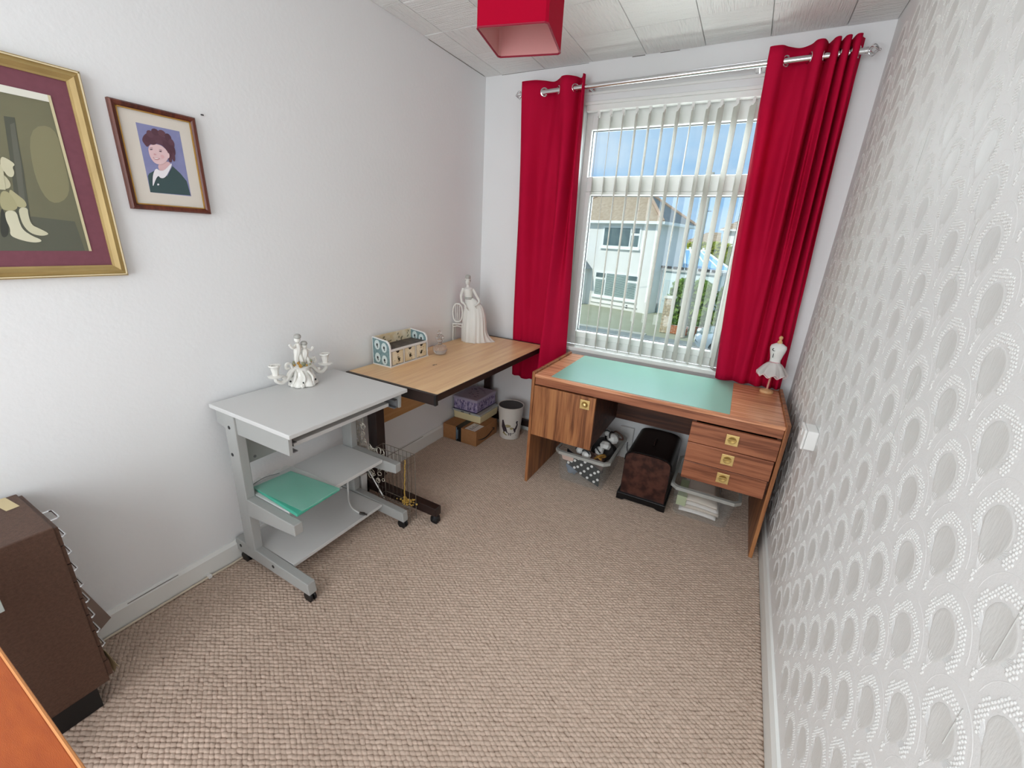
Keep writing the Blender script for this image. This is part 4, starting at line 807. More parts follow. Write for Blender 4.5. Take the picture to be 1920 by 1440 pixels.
b.tube(spline([(-.062, 0, .295), (-.064, 0, .33), (-.066, 0, .358), (-.068, 0, .374), (-.07, 0, .39)], 4), [.026, .026, .027, .029, .030, .031, .031, .032, .033, .032, .028, .02, .013, .011, .010, .010, .010], 12)
b.tube(spline([(-.098, 0, .362), (-.112, -.012, .318), (-.106, -.02, .275), (-.088, -.03, .262), (-.075, -.035, .24)], 5), [.010] * 6 + [.0085] * 8 + [.006] * 7, 8)
b.tube(spline([(-.036, 0, .362), (-.012, -.01, .325), (.012, -.02, .285), (.0, -.038, .265), (-.02, -.045, .255)], 5), [.010] * 6 + [.0088] * 8 + [.006] * 7, 8)
for hx, hz in ((-.075, .24), (-.02, .255)):
    for q in range(4): b.tube([(hx, -.036 - .004 * q if hx < -.05 else -.046, hz), (hx + .012 + .002 * q, -.038 - .004 * q, hz - .01 - .003 * q)], .0022, 5)
b.sph((-.07, -.002, .408), (.0165, .0175, .022), 14, 10); b.tube([(-.07, -.018, .412), (-.07, -.023, .405), (-.07, -.019, .402)], .0025, 6)
P(b, 'body', M_bisque, lf, smooth=True)
b = MB(LM); b.sph((-.07, .004, .416), (.0195, .019, .018), 12, 8); b.lathe([(.016, .424), (.0185, .43), (.018, .445), (.013, .452), (0, .454)], -.07, .004, 14); P(b, 'upswept_hair', M_porcs, lf, smooth=True)
b = MB(LM); b.tube([(-.07 + .019 * math.cos(t), .004 + .0195 * math.sin(t), .425) for t in np.linspace(0, 2 * PI, 16, endpoint=False)], .003, 6, True); P(b, 'hair_band', M_bisque, lf, smooth=True)
b = MB(LM); b.lathe([(.030, .292), (.031, .30), (.029, .308)], -.062, 0, 16); b.sph((-.05, -.022, .3), (.01, .006, .008), 8, 6); P(b, 'sash', M_porcs, lf, smooth=True)
b = MB(LM)                                        # the porcelain chair
for x in (-.168, -.104): b.tube(spline([(x, -.006, .0), (x + .001, -.004, .06), (x, .0, .115)], 5), [.004] * 5 + [.0055] * 6, 8)
for x in (-.160, -.112): b.tube([(x, .055, .0), (x, .055, .115)], .005, 8)
b.box(-.172, -.10, -.008, .062, .113, .122); b.tube([(-.168, -.005, .095), (-.136, -.007, .105), (-.104, -.005, .095)], .0045, 6)
b.tube([(-.136 + .033 * math.copysign(abs(math.cos(t)) ** .7, math.cos(t)), -.004, .195 + .062 * math.sin(t)) for t in np.linspace(0, 2 * PI, 28, endpoint=False)], .0052, 8, True)
for x in (-.147, -.136, -.125): b.tube([(x, -.004, .14), (x + (x + .136) * .3, -.004, .25)], .0026, 6)
P(b, 'chair', M_bisque, lf, smooth=True)

# ballet dress form
bm_ = thing('dress_form', 'miniature white dress form in a net tutu on the teak desk', 'figurine', (1.966, -.178, .7035))
dx, dy, dz = 1.966, -.178, .7035
M_pale = mat('pale_turned_wood', '#d8a878', .5)
P(MB().lathe([(.031, dz), (.034, dz + .006), (.030, dz + .016), (.014, dz + .021), (.006, dz + .024), (0, dz + .0245)], dx, dy, 24), 'base', M_pale, bm_, smooth=True)
P(MB().cyl((dx, dy, dz + .022), (dx + .003, dy, dz + .155), .0052, n=10), 'stem', mat('pink_turned_wood', '#cf9484', .5), bm_, smooth=True)
prof = [(.0, .135), (.026, .14), (.0255, .155), (.023, .175), (.0235, .19), (.029, .215), (.034, .235), (.036, .25), (.033, .262), (.018, .272), (.008, .278), (0, .278)]
b = MB(rotz(dx + .002, dy, dz, -.35)); n = 26
vs = []
for r, z in prof:
    for j in range(n): t = 2 * PI * j / n; bust = 1 + (.16 * max(0, math.sin(-t)) * (1 + .35 * abs(math.cos(2 * t))) if .2 < z < .255 else 0); vs.append((r * 1.08 * math.cos(t), r * .78 * bust * math.sin(t), z))
b.add(vs, [(i * n + j, i * n + (j + 1) % n, (i + 1) * n + (j + 1) % n, (i + 1) * n + j) for i in range(len(prof) - 1) for j in range(n)])
P(b, 'bodice', M_white, bm_, smooth=True)
M_net = mat('white_net', '#e9e6e4', .7, alpha=.55)
for lay, (rr, zz) in enumerate(((.072, .108), (.066, .1))):
    def tutu(u, v): 
        a = 2 * PI * u; r = .024 + (rr - .024) * v ** .85; return (dx + .002 + r * math.cos(a) * (1 + .03 * v * math.cos(9 * a + lay)), dy + r * math.sin(a) * .82, dz + .172 - (.172 - zz) * v ** 1.2 + .007 * v * math.cos(9 * a + lay))
    b = MB(); b.grid(tutu, 90, 6); P(b, 'tutu', M_net, bm_, smooth=True)
    b = MB(); b.tube([tutu(i / 90, 1) for i in range(90)], .0012, 5, True); P(b, 'ribbon_hem', mat('pale_pink_ribbon', '#f0dcdc', .5), bm_)
b = MB(); b.tube([(dx + .002 + .0262 * math.cos(t), dy + .021 * math.sin(t), dz + .174) for t in np.linspace(0, 2 * PI, 24, endpoint=False)], .0016, 6, True); P(b, 'waist_ribbon', mat('rose_ribbon', '#c9808c', .5), bm_)
b = MB(); b.lathe([(.011, dz + .274), (.012, dz + .283), (.007, dz + .289), (.006, dz + .294), (.0095, dz + .3), (.0095, dz + .307), (.004, dz + .313), (0, dz + .314)], dx + .002, dy, 16); P(b, 'finial', M_pale, bm_, smooth=True)
b = MB(rotz(dx + .002, dy, dz, -.35)); b.tube([(-.008 + .0085 * math.cos(t), -.0305, .243 + .0065 * math.sin(t)) for t in np.linspace(0, 2 * PI, 14, endpoint=False)], .0022, 5, True); b.box(-.0095, -.0065, -.028, -.0265, .2, .222); b.sph((-.004, -.0285, .228), (.003, .001, .002), 6, 5); P(b, 'printed_emblem', M_dk, bm_)
b = MB()
for a in np.linspace(3.4, 6.0, 11): b.tube([(dx + .004 + .045 * math.cos(a), dy + .036 * math.sin(a), dz + .142), (dx + .002 + .066 * math.cos(a + .05), dy + .053 * math.sin(a + .05), dz + .109)], .002, 5)
P(b, 'dark_stitching', mat('charcoal_thread', '#4a4848', .7), bm_, kind='stuff')

# packet on the trolley shelf
pk = thing('cellophane_packet', 'turquoise pad in a clear cellophane wrapper on the trolley shelf', 'packet', (.25, -1.82, .369))
q4 = [(.115, -1.892), (.425, -1.912), (.415, -1.705), (.128, -1.73)]
b = MB(); b.add([(x, y, .3695) for x, y in q4] + [(x, y, .383) for x, y in q4], [(3, 2, 1, 0), (4, 5, 6, 7), (0, 1, 5, 4), (1, 2, 6, 5), (2, 3, 7, 6), (3, 0, 4, 7)]); P(b, 'pad', M_teal, pk, bev=.003)
def cel(u, v):
    x = .085 + .348 * u; y = -1.905 + .2 * v + (.012 * u if v < .5 else -.0); return (x, y, .3885 + .0028 * math.sin(9 * u + 4 * v) * math.sin(7 * v) + (.006 * max(0, .12 - u) / .12) * math.sin(30 * v))
b = MB(); b.grid(cel, 26, 14); P(b, 'wrapper', M_cello, pk, smooth=True)
P(MB().tube(spline([(.085, -1.885, .372), (.078, -1.82, .376), (.09, -1.76, .372)], 6), .002, 5), 'dark_fold', M_greyd, pk)
wc = thing('aerial_cable', 'white aerial cable curled over the lower trolley shelf', 'cable', (.2, -1.49, .107))
P(MB().tube(spline([(.085, -1.42, .345), (.11, -1.42, .22), (.15, -1.455, .125), (.2, -1.494, .111), (.26, -1.525, .109), (.325, -1.533, .110)], 8), .0042, 8), 'lead', M_white, wc, smooth=True)
b = MB(); b.cyl((.32, -1.533, .111), (.345, -1.527, .111), .007, n=12); b.cyl((.345, -1.527, .111), (.358, -1.524, .111), .0045, n=10); P(b, 'plug', mat('nickel', '#7d7b78', .3, 1), wc, smooth=True)

# ------------------------------------------------------------------ corner under the table
cb = thing('cardboard_box', 'brown cardboard parcel box with black tape, lowest in the corner stack', 'box', (.165, -.33, 0))
z_ = .122; e = .009
P(MB().box(.02, .31, -.482, -.195, e, z_), 'carton', M_cardb, cb, bev=.003)
b = MB(); b.box(.135, .180, -.4832, -.194, z_ - .001, z_ + .0008); b.box(.135, .180, -.4836, -.4815, e + .002, z_); P(b, 'black_tape', M_black, cb)
b = MB(); b.box(.139, .143, -.4842, -.4834, e + .01, z_ - .005); b.box(.150, .154, -.4842, -.4834, e + .02, z_ - .02); P(b, 'tape_print', mat('tape_print_blue', '#8fa6b8', .5), cb)
b = MB(); b.add([(.205, -.475, z_ + .001), (.295, -.478, z_ + .001), (.302, -.365, z_ + .001), (.212, -.362, z_ + .001)], [(0, 1, 2, 3)]); P(b, 'address_label', M_label, cb)
b = MB()
for k in range(5): b.box(.235 + .008 * (k % 2), .265, -.46 + .02 * k, -.455 + .02 * k, z_ + .0012, z_ + .0016)
P(b, 'label_print', M_dk, cb, kind='stuff')
b = MB(); pts = [(.311, -.46 + .22 * t, .055 - .028 * math.sin(PI * t) + .012 * t) for t in np.linspace(0, 1, 12)]; b.tube(pts, [.0015 + .003 * math.sin(PI * t) for t in np.linspace(0, 1, 12)], 6); b.tube([(.311, -.262, .075), (.311, -.238, .068), (.311, -.242, .048)], .003, 6); P(b, 'curved_arrow_print', M_black, cb)
kb = thing('storage_box', 'cream box with a clear plastic lid, middle of the corner stack', 'box', (.14, -.24, z_))
P(MB().hexa([(.025, -.352, z_ + .001), (.258, -.352, z_ + .001), (.258, -.11, z_ + .001), (.025, -.11, z_ + .001), (.022, -.358, .188), (.262, -.358, .188), (.262, -.105, .188), (.022, -.105, .188)]), 'box_body', M_creamp, kb, bev=.006)
P(MB().box(.018, .267, -.372, -.098, .186, .200), 'lid', M_lid, kb, bev=.004)
b = MB(); b.box(.1, .125, -.3732, -.3722, .189, .196); b.box(.17, .185, -.3732, -.3722, .189, .196); P(b, 'lid_catch', M_dk, kb)
pt = thing('patterned_tin', 'lilac lettered tin with a pale lid on top of the corner stack', 'tin', (.13, -.225, .2))
M_lil = mat('lilac_print', '#bcb0cc', .4, var=(60, '#7d72a0', .12), stretch=(1, 1, .6))
P(MB().box(.024, .23, -.362, -.09, .2005, .288), 'tin_body', M_lil, pt, bev=.012, seg=3)
P(MB().box(.021, .233, -.365, -.087, .280, .303), 'tin_lid', mat('lilac_lid', '#aaa2ba', .4), pt, bev=.009, seg=3)
b = MB()
for k in range(70):
    f = random.random(); zz = random.uniform(.21, .27); w_ = random.uniform(.002, .005); hh = random.uniform(.008, .018)
    if f < .45: x = random.uniform(.03, .222); b.box(x, x + w_, -.3632, -.3618, zz, zz + hh)
    else: y = random.uniform(-.35, -.1); b.box(.2298, .2312, y, y + w_, zz, zz + hh)
for k in range(16):
    x, y = random.uniform(.06, .19), random.uniform(-.33, -.12); b.box(x, x + random.uniform(.006, .03), y, y + .006, .3028, .3036)
P(b, 'dark_lettering', mat('indigo_print', '#3c3263', .5), pt, kind='stuff')
P(MB().box(.023, .231, -.3635, -.0885, .2002, .206), 'base_rim', mat('indigo_rim', '#2c2550', .4), pt, bev=.005)

wb_ = thing('waste_bin', 'round cream waste bin printed with a peacock beside the corner boxes', 'bin', (.418, -.186, 0))
bx, by = .418, -.186; r0, r1, bh = .074, .094, .262
M_bin = mat('cream_enamel', '#d9d4cc', .35)
P(MB().lathe([(r0 - .004, .009), (r0, .011), (r1, bh), (r1 - .004, bh + .001), (r0 - .003, .014), (0, .013)], bx, by, 40), 'bin_body', [M_bin], wb_, smooth=True)
b = MB(); b.lathe([(r1 - .0046, bh - .001), (r0 - .0036, .0145), (0, .0145)], bx, by, 40); P(b, 'dark_lining', M_black, wb_, smooth=True)
b = MB(); b.tube([(bx + r1 * math.cos(t), by + r1 * math.sin(t), bh) for t in np.linspace(0, 2 * PI, 40, endpoint=False)], .0028, 6, True); P(b, 'rim', M_bin, wb_, smooth=True)
def decal(polys, name, m_, a0, dr=.0008):
    b = MB()
    for pl in polys:
        vs = []
        for (s_, z) in pl:
            rr = r0 + (r1 - r0) * (z / bh) + dr; a = a0 + s_ / .084; vs.append((bx + rr * math.cos(a), by + rr * math.sin(a), z))
        b.add(vs, [tuple(range(len(vs)))])
    return P(b, name, m_, wb_)
a0 = math.atan2(-2.71 - by, 1.735 - bx)
decal([ell(.004, .088, .044, .028, 16, rot=-10), [(.028, .09), (.04, .11), (.05, .135), (.042, .155), (.048, .166), (.060, .160), (.056, .15), (.062, .13), (.054, .10), (.036, .075)], [(-.02, .085), (-.05, .07), (-.068, .11), (-.062, .165), (-.05, .17), (-.042, .14), (-.03, .115)], [(.006, .07), (.012, .07), (.011, .045), (.005, .045)], [(-.008, .07), (-.003, .07), (-.002, .047), (-.008, .047)]], 'printed_peacock', mat('bird_print', '#3a2f36', .5), a0)
decal([ell(-.015, .125, .022, .012, 10), ell(.012, .105, .014, .009, 9)], 'printed_feathers', mat('feather_print', '#a89a72', .5), a0, .001)
decal([[(-.06, .062), (-.03, .045), (.055, .042), (.06, .05), (.0, .058), (-.05, .075)]], 'printed_ground', mat('olive_print', '#8d8050', .5), a0, .0006)

# ------------------------------------------------------------------ wire rack, chains and boxes behind the trolley
M_wire = mat('dull_wire', '#857e74', .4, .5); M_wired = mat('dark_wire', '#4e463e', .4, .5); M_sil = mat('silver_chain', '#d8d2c4', .35, .4)
rk = thing('wire_rack', 'small wire rack hung with necklaces between the trolley and the beech table', 'rack', (.38, -1.34, 0))
rx0, rx1, ry0, ry1, rz0, rz1 = .275, .486, -1.362, -1.316, .10, .386
b = MB()
for z in (rz0, rz1): b.tube([(rx0, ry0, z), (rx1, ry0, z), (rx1, ry1, z), (rx0, ry1, z)], .0016, 6, True)
b.tube([(rx0, ry0, rz1 - .04), (rx1, ry0, rz1 - .04), (rx1, ry1, rz1 - .04)], .0011, 5)
P(b, 'rim', M_wire, rk)
for x in (rx0, rx1):
    for y in (ry0, ry1): P(MB().cyl((x, y, .009), (x, y, rz1), .0016, n=6), 'leg', M_wire, rk)
for k in range(1, 8):
    x = rx0 + (rx1 - rx0) * k / 8
    P(MB().tube([(x, ry0, rz1), (x, ry0, rz0), (x, ry1, rz0), (x, ry1, rz1)], .0010, 5), 'wire', M_wired, rk)
def links(n, x0, x1, y, z0, z1, rr):
    b = MB()
    for k in range(n):
        a = random.uniform(0, 2 * PI); x, z = random.uniform(x0, x1), random.uniform(z0, z1); r = random.uniform(*rr); q = random.uniform(.6, 1.6)
        b.tube([(x + r * math.cos(t), y - .003 * math.sin(t + a), z + r * q * math.sin(t)) for t in np.linspace(0, 2 * PI, 10, endpoint=False)], .0016, 5, True)
    return b
tag(links(46, .225, .345, -1.368, .19, .375, (.008, .018)).build('silver_necklaces', M_sil, None, smooth=True), 'tangle of silver necklaces hung on the wire rack', 'jewellery')
b = links(30, .105, .178, -1.345, .33, .48, (.008, .016))
for k in range(4): b.tube([(.11 + .02 * k, -1.344, .31), (.125 + .015 * k, -1.344, .53)], .001, 5)
tag(b.build('silver_bracelets', M_sil, None, smooth=True), 'silver bracelets hanging beside the dark table post behind the trolley', 'jewellery')
b = MB()
for k in range(34): b.sph((rx1 - .018 - .0004 * k + .0015 * math.sin(k), ry0 - .005, .37 - k * .0076), .0034, 6, 5)
for k in range(70):
    a = random.uniform(0, 2 * PI); r = abs(random.gauss(0, .024)); b.sph((.446 + r * math.cos(a), -1.34 + .5 * r * math.sin(a), .106 + abs(random.gauss(0, .014))), random.uniform(.003, .006), 6, 5)
tag(b.build('gold_chain', mat('gold_beads', '#d9b45c', .35, .6), None, smooth=True), 'gold bead chain hanging down the wire rack into a heap on its tray', 'jewellery')
b = MB(); b.tube([(.192, -1.352, .222), (.300, -1.352, .084)], .0034, 6)
tag(b.build('white_rod', M_white, None, smooth=True), 'thin white rod leaning beside the wire rack', 'rod')
wx = thing('plastic_caddy', 'white plastic caddy standing on the carpet behind the trolley foot', 'box', (.1, -1.333, 0))
P(MB().hexa([(.05, -1.352, .009), (.135, -1.352, .009), (.135, -1.315, .009), (.05, -1.315, .009), (.046, -1.358, .165), (.142, -1.358, .165), (.142, -1.312, .165), (.046, -1.312, .165)]), 'caddy_body', M_white, wx, bev=.006)
P(MB().box(.06, .128, -1.345, -1.322, .165, .172), 'caddy_lid', M_greyd, wx, bev=.004)
bx_ = thing('dark_pouch', 'dark bag of odds and ends on the carpet beside the table post', 'bag', (.06, -1.165, 0))
def bag(u, v): 
    a = 2 * PI * u; r = (1 - .35 * v ** 2) * (1 + .07 * math.cos(5 * a + 6 * v)); return (.062 + .036 * r * math.cos(a), -1.165 + .03 * r * math.sin(a), .009 + .12 * v)
b = MB(); b.grid(bag, 30, 10); P(b, 'pouch', M_velv, bx_, smooth=True, solid=.002)
P(MB().tube([bag(i / 24, 1) for i in range(24)], .004, 6, True), 'gathered_mouth', M_black, bx_, smooth=True)

# ------------------------------------------------------------------ under the desk
def tub(name, label, base, rimr, h, loc):
    t = thing(name, label, 'storage tub', loc); x0, x1, y0, y1 = base; a0, a1, b0, b1 = rimr; z0 = .009
    b = MB(); c = .02
    def ring(x0, x1, y0, y1, z, c): return [(x0 + c, y0, z), (x1 - c, y0, z), (x1, y0 + c, z), (x1, y1 - c, z), (x1 - c, y1, z), (x0 + c, y1, z), (x0, y1 - c, z), (x0, y0 + c, z)]
    r0, r1 = ring(x0, x1, y0, y1, z0, c), ring(a0 + .018, a1 - .018, b0 + .018, b1 - .018, h, c)
    b.add(r0 + r1, [(i, (i + 1) % 8, 8 + (i + 1) % 8, 8 + i) for i in range(8)] + [tuple(range(7, -1, -1))]); P(b, 'tub_wall', M_clear, t, smooth=False)
    b = MB(); r2, r3 = ring(a0, a1, b0, b1, h, c + .012), ring(a0, a1, b0, b1, h - .018, c + .012); r4 = ring(a0 + .016, a1 - .016, b0 + .016, b1 - .016, h + .002, c)
    b.add(r4 + r2 + r3, [(i, (i + 1) % 8, 8 + (i + 1) % 8, 8 + i) for i in range(8)] + [(8 + i, 8 + (i + 1) % 8, 16 + (i + 1) % 8, 16 + i) for i in range(8)]); P(b, 'rim', M_rim, t, solid=.0015, smooth=False)
    return t
tub('storage_tub', 'clear plastic tub of fabric and ornaments under the desk cupboard', (.962, 1.235, -.53, -.13), (.928, 1.272, -.562, -.10), .212, (1.1, -.33, 0))
tub('storage_tub', 'clear plastic tub of papers under the desk drawers', (1.648, 1.918, -.505, -.14), (1.612, 1.962, -.53, -.11), .188, (1.78, -.33, 0))
def lump(name, label, cat, c, r, m_, seed, amp=.16, group=None, squash=1):
    rr = random.Random(seed); ph = [rr.uniform(0, 6) for _ in range(6)]
    def f(u, v):
        a = 2 * PI * u; p = PI * (v - .5); k = 1 + amp * (math.sin(3 * a + ph[0] + 2 * p) + .6 * math.sin(5 * a + ph[1] - 3 * p) + .5 * math.sin(4 * p + ph[2]))
        return (c[0] + r[0] * k * math.cos(p) * math.cos(a), c[1] + r[1] * k * math.cos(p) * math.sin(a), c[2] + r[2] * k * math.sin(p))
    b = MB(); b.grid(f, 26, 14); return tag(b.build(name, m_, None, smooth=True), label, cat, group)
M_dot = mat('black_spotted_cotton', '#0f1013', .9, spec=.1)
pd = thing('spotted_fabric', 'black cotton with white spots folded against the front of the left tub', 'fabric', (1.1, -.5, .02))
def slab(u, v): return (1.0 + .215 * u, -.512 - .012 * v - .003 * math.sin(5 * u), .172 - .092 * u + .105 * (v - .5) * (1 + .2 * u) - .0 + .004 * math.sin(8 * u + 3 * v))
b = MB(); b.grid(slab, 20, 8); P(b, 'cloth', M_dot, pd, smooth=True, solid=.006)
b = MB()
for i in range(5):
    for j in range(4):
        u, v = .06 + .2 * i + (.1 if j % 2 else 0), .12 + .26 * j
        if u > .97: continue
        q = Vector(slab(u, v)) + Vector((0, -.0042, 0)); b.prism(ell(q.x, q.z, .0085, .0085, 10), 'y', q.y - .001, q.y + .002)
P(b, 'white_spots', M_white, pd, kind='stuff')
lump('folded_cloth', 'grey blue cloth bundled low in the left tub', 'fabric', (1.03, -.44, .07), (.05, .05, .045), mat('grey_blue_cotton', '#7c8796', .85), 3)
lump('folded_cloth', 'pink and brown cloth bundled in the middle of the left tub', 'fabric', (1.14, -.42, .12), (.075, .07, .06), mat('dusty_pink_cotton', '#98776f', .85, var=(20, '#5d4a44', .2)), 5)
lump('folded_cloth', 'dark cloth heaped at the back of the left tub', 'fabric', (1.15, -.25, .14), (.075, .08, .08), mat('charcoal_cotton', '#3a3838', .85), 8)
tag(MB().hexa([(.975, -.522, .145), (1.04, -.522, .14), (1.04, -.518, .14), (.975, -.518, .145), (.968, -.535, .19), (1.05, -.535, .185), (1.05, -.53, .185), (.968, -.53, .19)]).build('pink_card', mat('pale_pink_card', '#dcbcae', .7), None), 'pale pink card against the front of the left tub', 'card')
M_orn = mat('white_glazed_clay', '#dfe0dd', .4)
for k, (x, y, z, r, lab) in enumerate(((1.065, -.475, .213, .027, 'white pottery ornament at the front left of the left tub'), (1.115, -.5, .208, .030, 'white pottery ornament at the front middle of the left tub'), (1.19, -.37, .235, .036, 'white pottery ornament under the edge of the desk cupboard'), (1.215, -.3, .262, .040, 'largest white pottery ornament, highest in the left tub'), (1.165, -.4, .205, .030, 'white pottery ornament half buried in the left tub'), (1.17, -.255, .268, .024, 'small greenish white ornament at the back of the left tub'))):
    th = thing('pottery_ornament', lab, 'ornament', (x, y, z), 'white ornaments in the left tub')
    Mq = Matrix.Translation((x, y, z)) @ Matrix.Rotation(random.uniform(-.6, .6), 4, 'X') @ Matrix.Rotation(random.uniform(0, 3), 4, 'Z')
    P(MB(Mq).lathe([(0, -r * .7), (r * .8, -r * .6), (r, 0), (r * .72, r * .55), (r * .3, r * .75), (0, r * .78)], 0, 0, 7), 'body', M_orn, th, bev=.002)
    b = MB(Mq); b.tube([(r * 1.02 * math.cos(t), r * .5 * math.sin(t), r * .98 * math.sin(t)) for t in np.linspace(.4, 2.7, 9)], .004, 6); P(b, 'dark_band', M_dk, th)
tag(MB().tube(spline([(1.165, -.49, .19), (1.19, -.505, .222), (1.215, -.48, .226), (1.22, -.455, .205), (1.195, -.47, .2), (1.18, -.495, .215), (1.21, -.5, .2)], 6), .006, 7).build('gilt_trinket', M_gold, None, smooth=True), 'gilt trinket at the front right corner of the left tub', 'ornament')
tag(MB().tube(spline([(1.16, -.2, .22), (1.2, -.19, .262), (1.245, -.2, .25), (1.262, -.225, .235), (1.235, -.245, .245), (1.2, -.23, .25)], 6), .006, 7).build('leather_strap', mat('brown_leather', '#6f554b', .6), None, smooth=True), 'brown strap looped over the back rim of the left tub', 'strap')

# dome topped machine case
sm = thing('sewing_machine_case', 'dark dome topped sewing machine case with a mottled front under the desk', 'case', (1.47, -.33, 0))
def dome(x0, x1, z0, zs, zt, n=14, flat_=.55):
    pts = [(x0, z0), (x1, z0), (x1, zs)]
    for i in range(1, n):
        t = PI * i / n; c = math.cos(t); s = math.sin(t); pts.append(((x0 + x1) / 2 + (x1 - x0) / 2 * math.copysign(abs(c) ** flat_, c), zs + (zt - zs) * s ** flat_))
    return pts + [(x0, zs)]
P(MB().prism(dome(1.350, 1.596, .052, .255, .318), 'y', -.525, -.515), 'mottled_front', M_marb, sm, smooth=True)
P(MB().prism(dome(1.346, 1.600, .052, .257, .322), 'y', -.5145, -.13), 'domed_cover', M_blk, sm, smooth=True)
b = MB(); pts = dome(1.346, 1.600, .052, .257, .322)[2:]; b.tube([(x, -.5155, z) for x, z in pts], .0035, 6); P(b, 'front_bead', M_blk, sm, smooth=True)
b = MB(); b.prism([(1.334, .009), (1.37, .009), (1.385, .018), (1.55, .018), (1.57, .009), (1.608, .009), (1.608, .052), (1.334, .052)], 'y', -.542, -.528); b.box(1.334, 1.608, -.528, -.12, .018, .052); b.prism([(1.334, .009), (1.37, .009), (1.385, .018), (1.55, .018), (1.57, .009), (1.608, .009), (1.608, .052), (1.334, .052)], 'y', -.14, -.12)
P(b, 'scalloped_plinth', M_blk, sm, bev=.0015)
P(MB().tube(spline([(1.473, -.38, .321), (1.473, -.36, .335), (1.473, -.3, .335), (1.473, -.28, .321)], 5), .005, 7), 'carry_handle', M_dbrown, sm, smooth=True)

# papers in the right tub
cols = ['#ded3c6', '#e6e1dc', '#d6cabd', '#e9e6e3', '#cbb9ab', '#dfd6cc']
for k, (x0, x1, y, z, dz, lab) in enumerate(((1.67, 1.86, -.49, .105, -.004, 'thick white folded paper at the front of the right tub'), (1.665, 1.87, -.485, .078, -.006, 'cream folded paper below the white one in the right tub'), (1.69, 1.875, -.48, .052, .002, 'cream paper fanned open low in the right tub'), (1.675, 1.865, -.488, .03, .0, 'white paper lowest in the right tub'), (1.7, 1.84, -.47, .135, .02, 'beige paper standing above the others in the right tub'))):
    def pap(u, v, x0=x0, x1=x1, y=y, z=z, dz=dz): return (x0 + (x1 - x0) * u, y + .3 * v, z + dz * u + .012 * math.sin(PI * u) * (.4 + .6 * math.sin(3 * v)) + .006 * v)
    b = MB(); b.grid(pap, 12, 8); o = b.build('folded_paper', mat('paper_%d' % k, cols[k], .8), None, smooth=True, solid=.013 if k < 3 else .006); tag(o, lab, 'paper', 'papers in the right tub')
tag(MB().box(1.655, 1.705, -.496, -.3, .062, .122).build('green_carton', mat('pale_green_card', '#b5bf98', .7), None, bev=.002), 'pale green carton at the left end of the right tub', 'box')
lump('dark_cloth', 'black cloth at the right back of the papers tub', 'fabric', (1.86, -.22, .165), (.04, .06, .03), M_velv, 12)

# sockets
sk = thing('double_socket', 'white wall socket with a plugged lead behind the left tub', 'socket', (1.245, 0, .18))
P(MB().box(1.195, 1.29, -.03, -.0005, .115, .24), 'face_plate', M_white, sk, bev=.006)
P(MB().box(1.215, 1.245, -.034, -.03, .2, .222), 'switch', M_white, sk, bev=.002)
b = MB(); b.tube(spline([(1.26, -.03, .135), (1.265, -.045, .09), (1.285, -.05, .05), (1.3, -.045, .012)], 6), .0035, 6); P(b, 'lead', M_greyd, sk, smooth=True)
rs = thing('surface_socket', 'white surface mounted switch box on the patterned right wall', 'socket', (X1, -.91, .77))
P(MB().box(X1 - .036, X1 - .0005, -.957, -.868, .733, .808), 'back_box', M_white, rs, bev=.004)
P(MB().box(X1 - .046, X1 - .037, -.959, -.866, .731, .810), 'face_plate', M_white, rs, bev=.004)
P(MB().box(X1 - .0495, X1 - .046, -.925, -.905, .775, .80), 'rocker', M_white, rs, bev=.002)
P(MB().box(X1 - .0475, X1 - .046, -.895, -.885, .782, .79), 'indicator', mat('red_indicator', '#6a4038', .4), rs)

# ------------------------------------------------------------------ near left corner
fc = thing('drawer_cabinet', 'brown metal cabinet of shallow drawers with wire pulls near the camera', 'cabinet', (.15, -2.67, 0))
P(MB().box(.018, .292, -2.85, -2.478, .085, .645), 'case', M_cab, fc, bev=.003)
P(MB().box(.03, .288, -2.83, -2.508, .009, .085), 'plinth', M_black, fc)
for k in range(9):
    z1 = .638 - k * .0605; out = .004
    d_ = P(MB().box(.024, .286, -2.478, -2.470 + out * (k == 8), z1 - .057, z1), 'drawer_front', M_cab, fc, bev=.001)
    b = MB(); x = .155; w = .03; zc = z1 - .028; b.tube([(x - w, -2.47, zc), (x - w, -2.449, zc), (x - w * .8, -2.444, zc), (x + w * .8, -2.444, zc), (x + w, -2.449, zc), (x + w, -2.47, zc)], .0027, 7); P(b, 'wire_pull', M_chrome, d_, smooth=True)
b = MB(); b.add([(.02, -2.5, .6457), (.105, -2.492, .6457), (.108, -2.518, .6457), (.06, -2.524, .6457), (.02, -2.535, .6457)], [(0, 1, 2, 3, 4)]); P(b, 'tape_patch', M_tape, fc)
b = MB(); b.add([(.2, -2.466, .165), (.262, -2.462, .165), (.268, -2.452, .1), (.245, -2.455, .06), (.2, -2.458, .05)], [(0, 1, 2, 3, 4)]); b.add([(.262, -2.4615, .165), (.28, -2.45, .10), (.262, -2.447, .08), (.245, -2.4545, .11)], [(0, 1, 2, 3)]); P(b, 'torn_tape', M_tape, fc, solid=.0006)
P(MB().box(.2925, .2955, -2.648, -2.6015, .478, .535), 'side_label', mat('pale_blue_plastic', '#cfe0e0', .3), fc, bev=.0014)
tag(MB().add([(.018, -2.425, .26), (.024, -2.382, .084), (.03, -2.43, .055), (.032, -2.462, .06), (.024, -2.462, .26)], [(0, 1, 2, 3, 4)]).build('brown_card', M_card, None, solid=.002), 'greyish brown card leaning on the wall behind the cabinet drawers', 'card')
tk = thing('pine_table', 'orange pine table with a painted edge highlight in the bottom left corner', 'table', (.78, -2.83, 0))
P(MB().box(.36, 1.16, -3.02, -2.6595, .674, .70), 'tabletop', M_orange, tk, bev=.003)
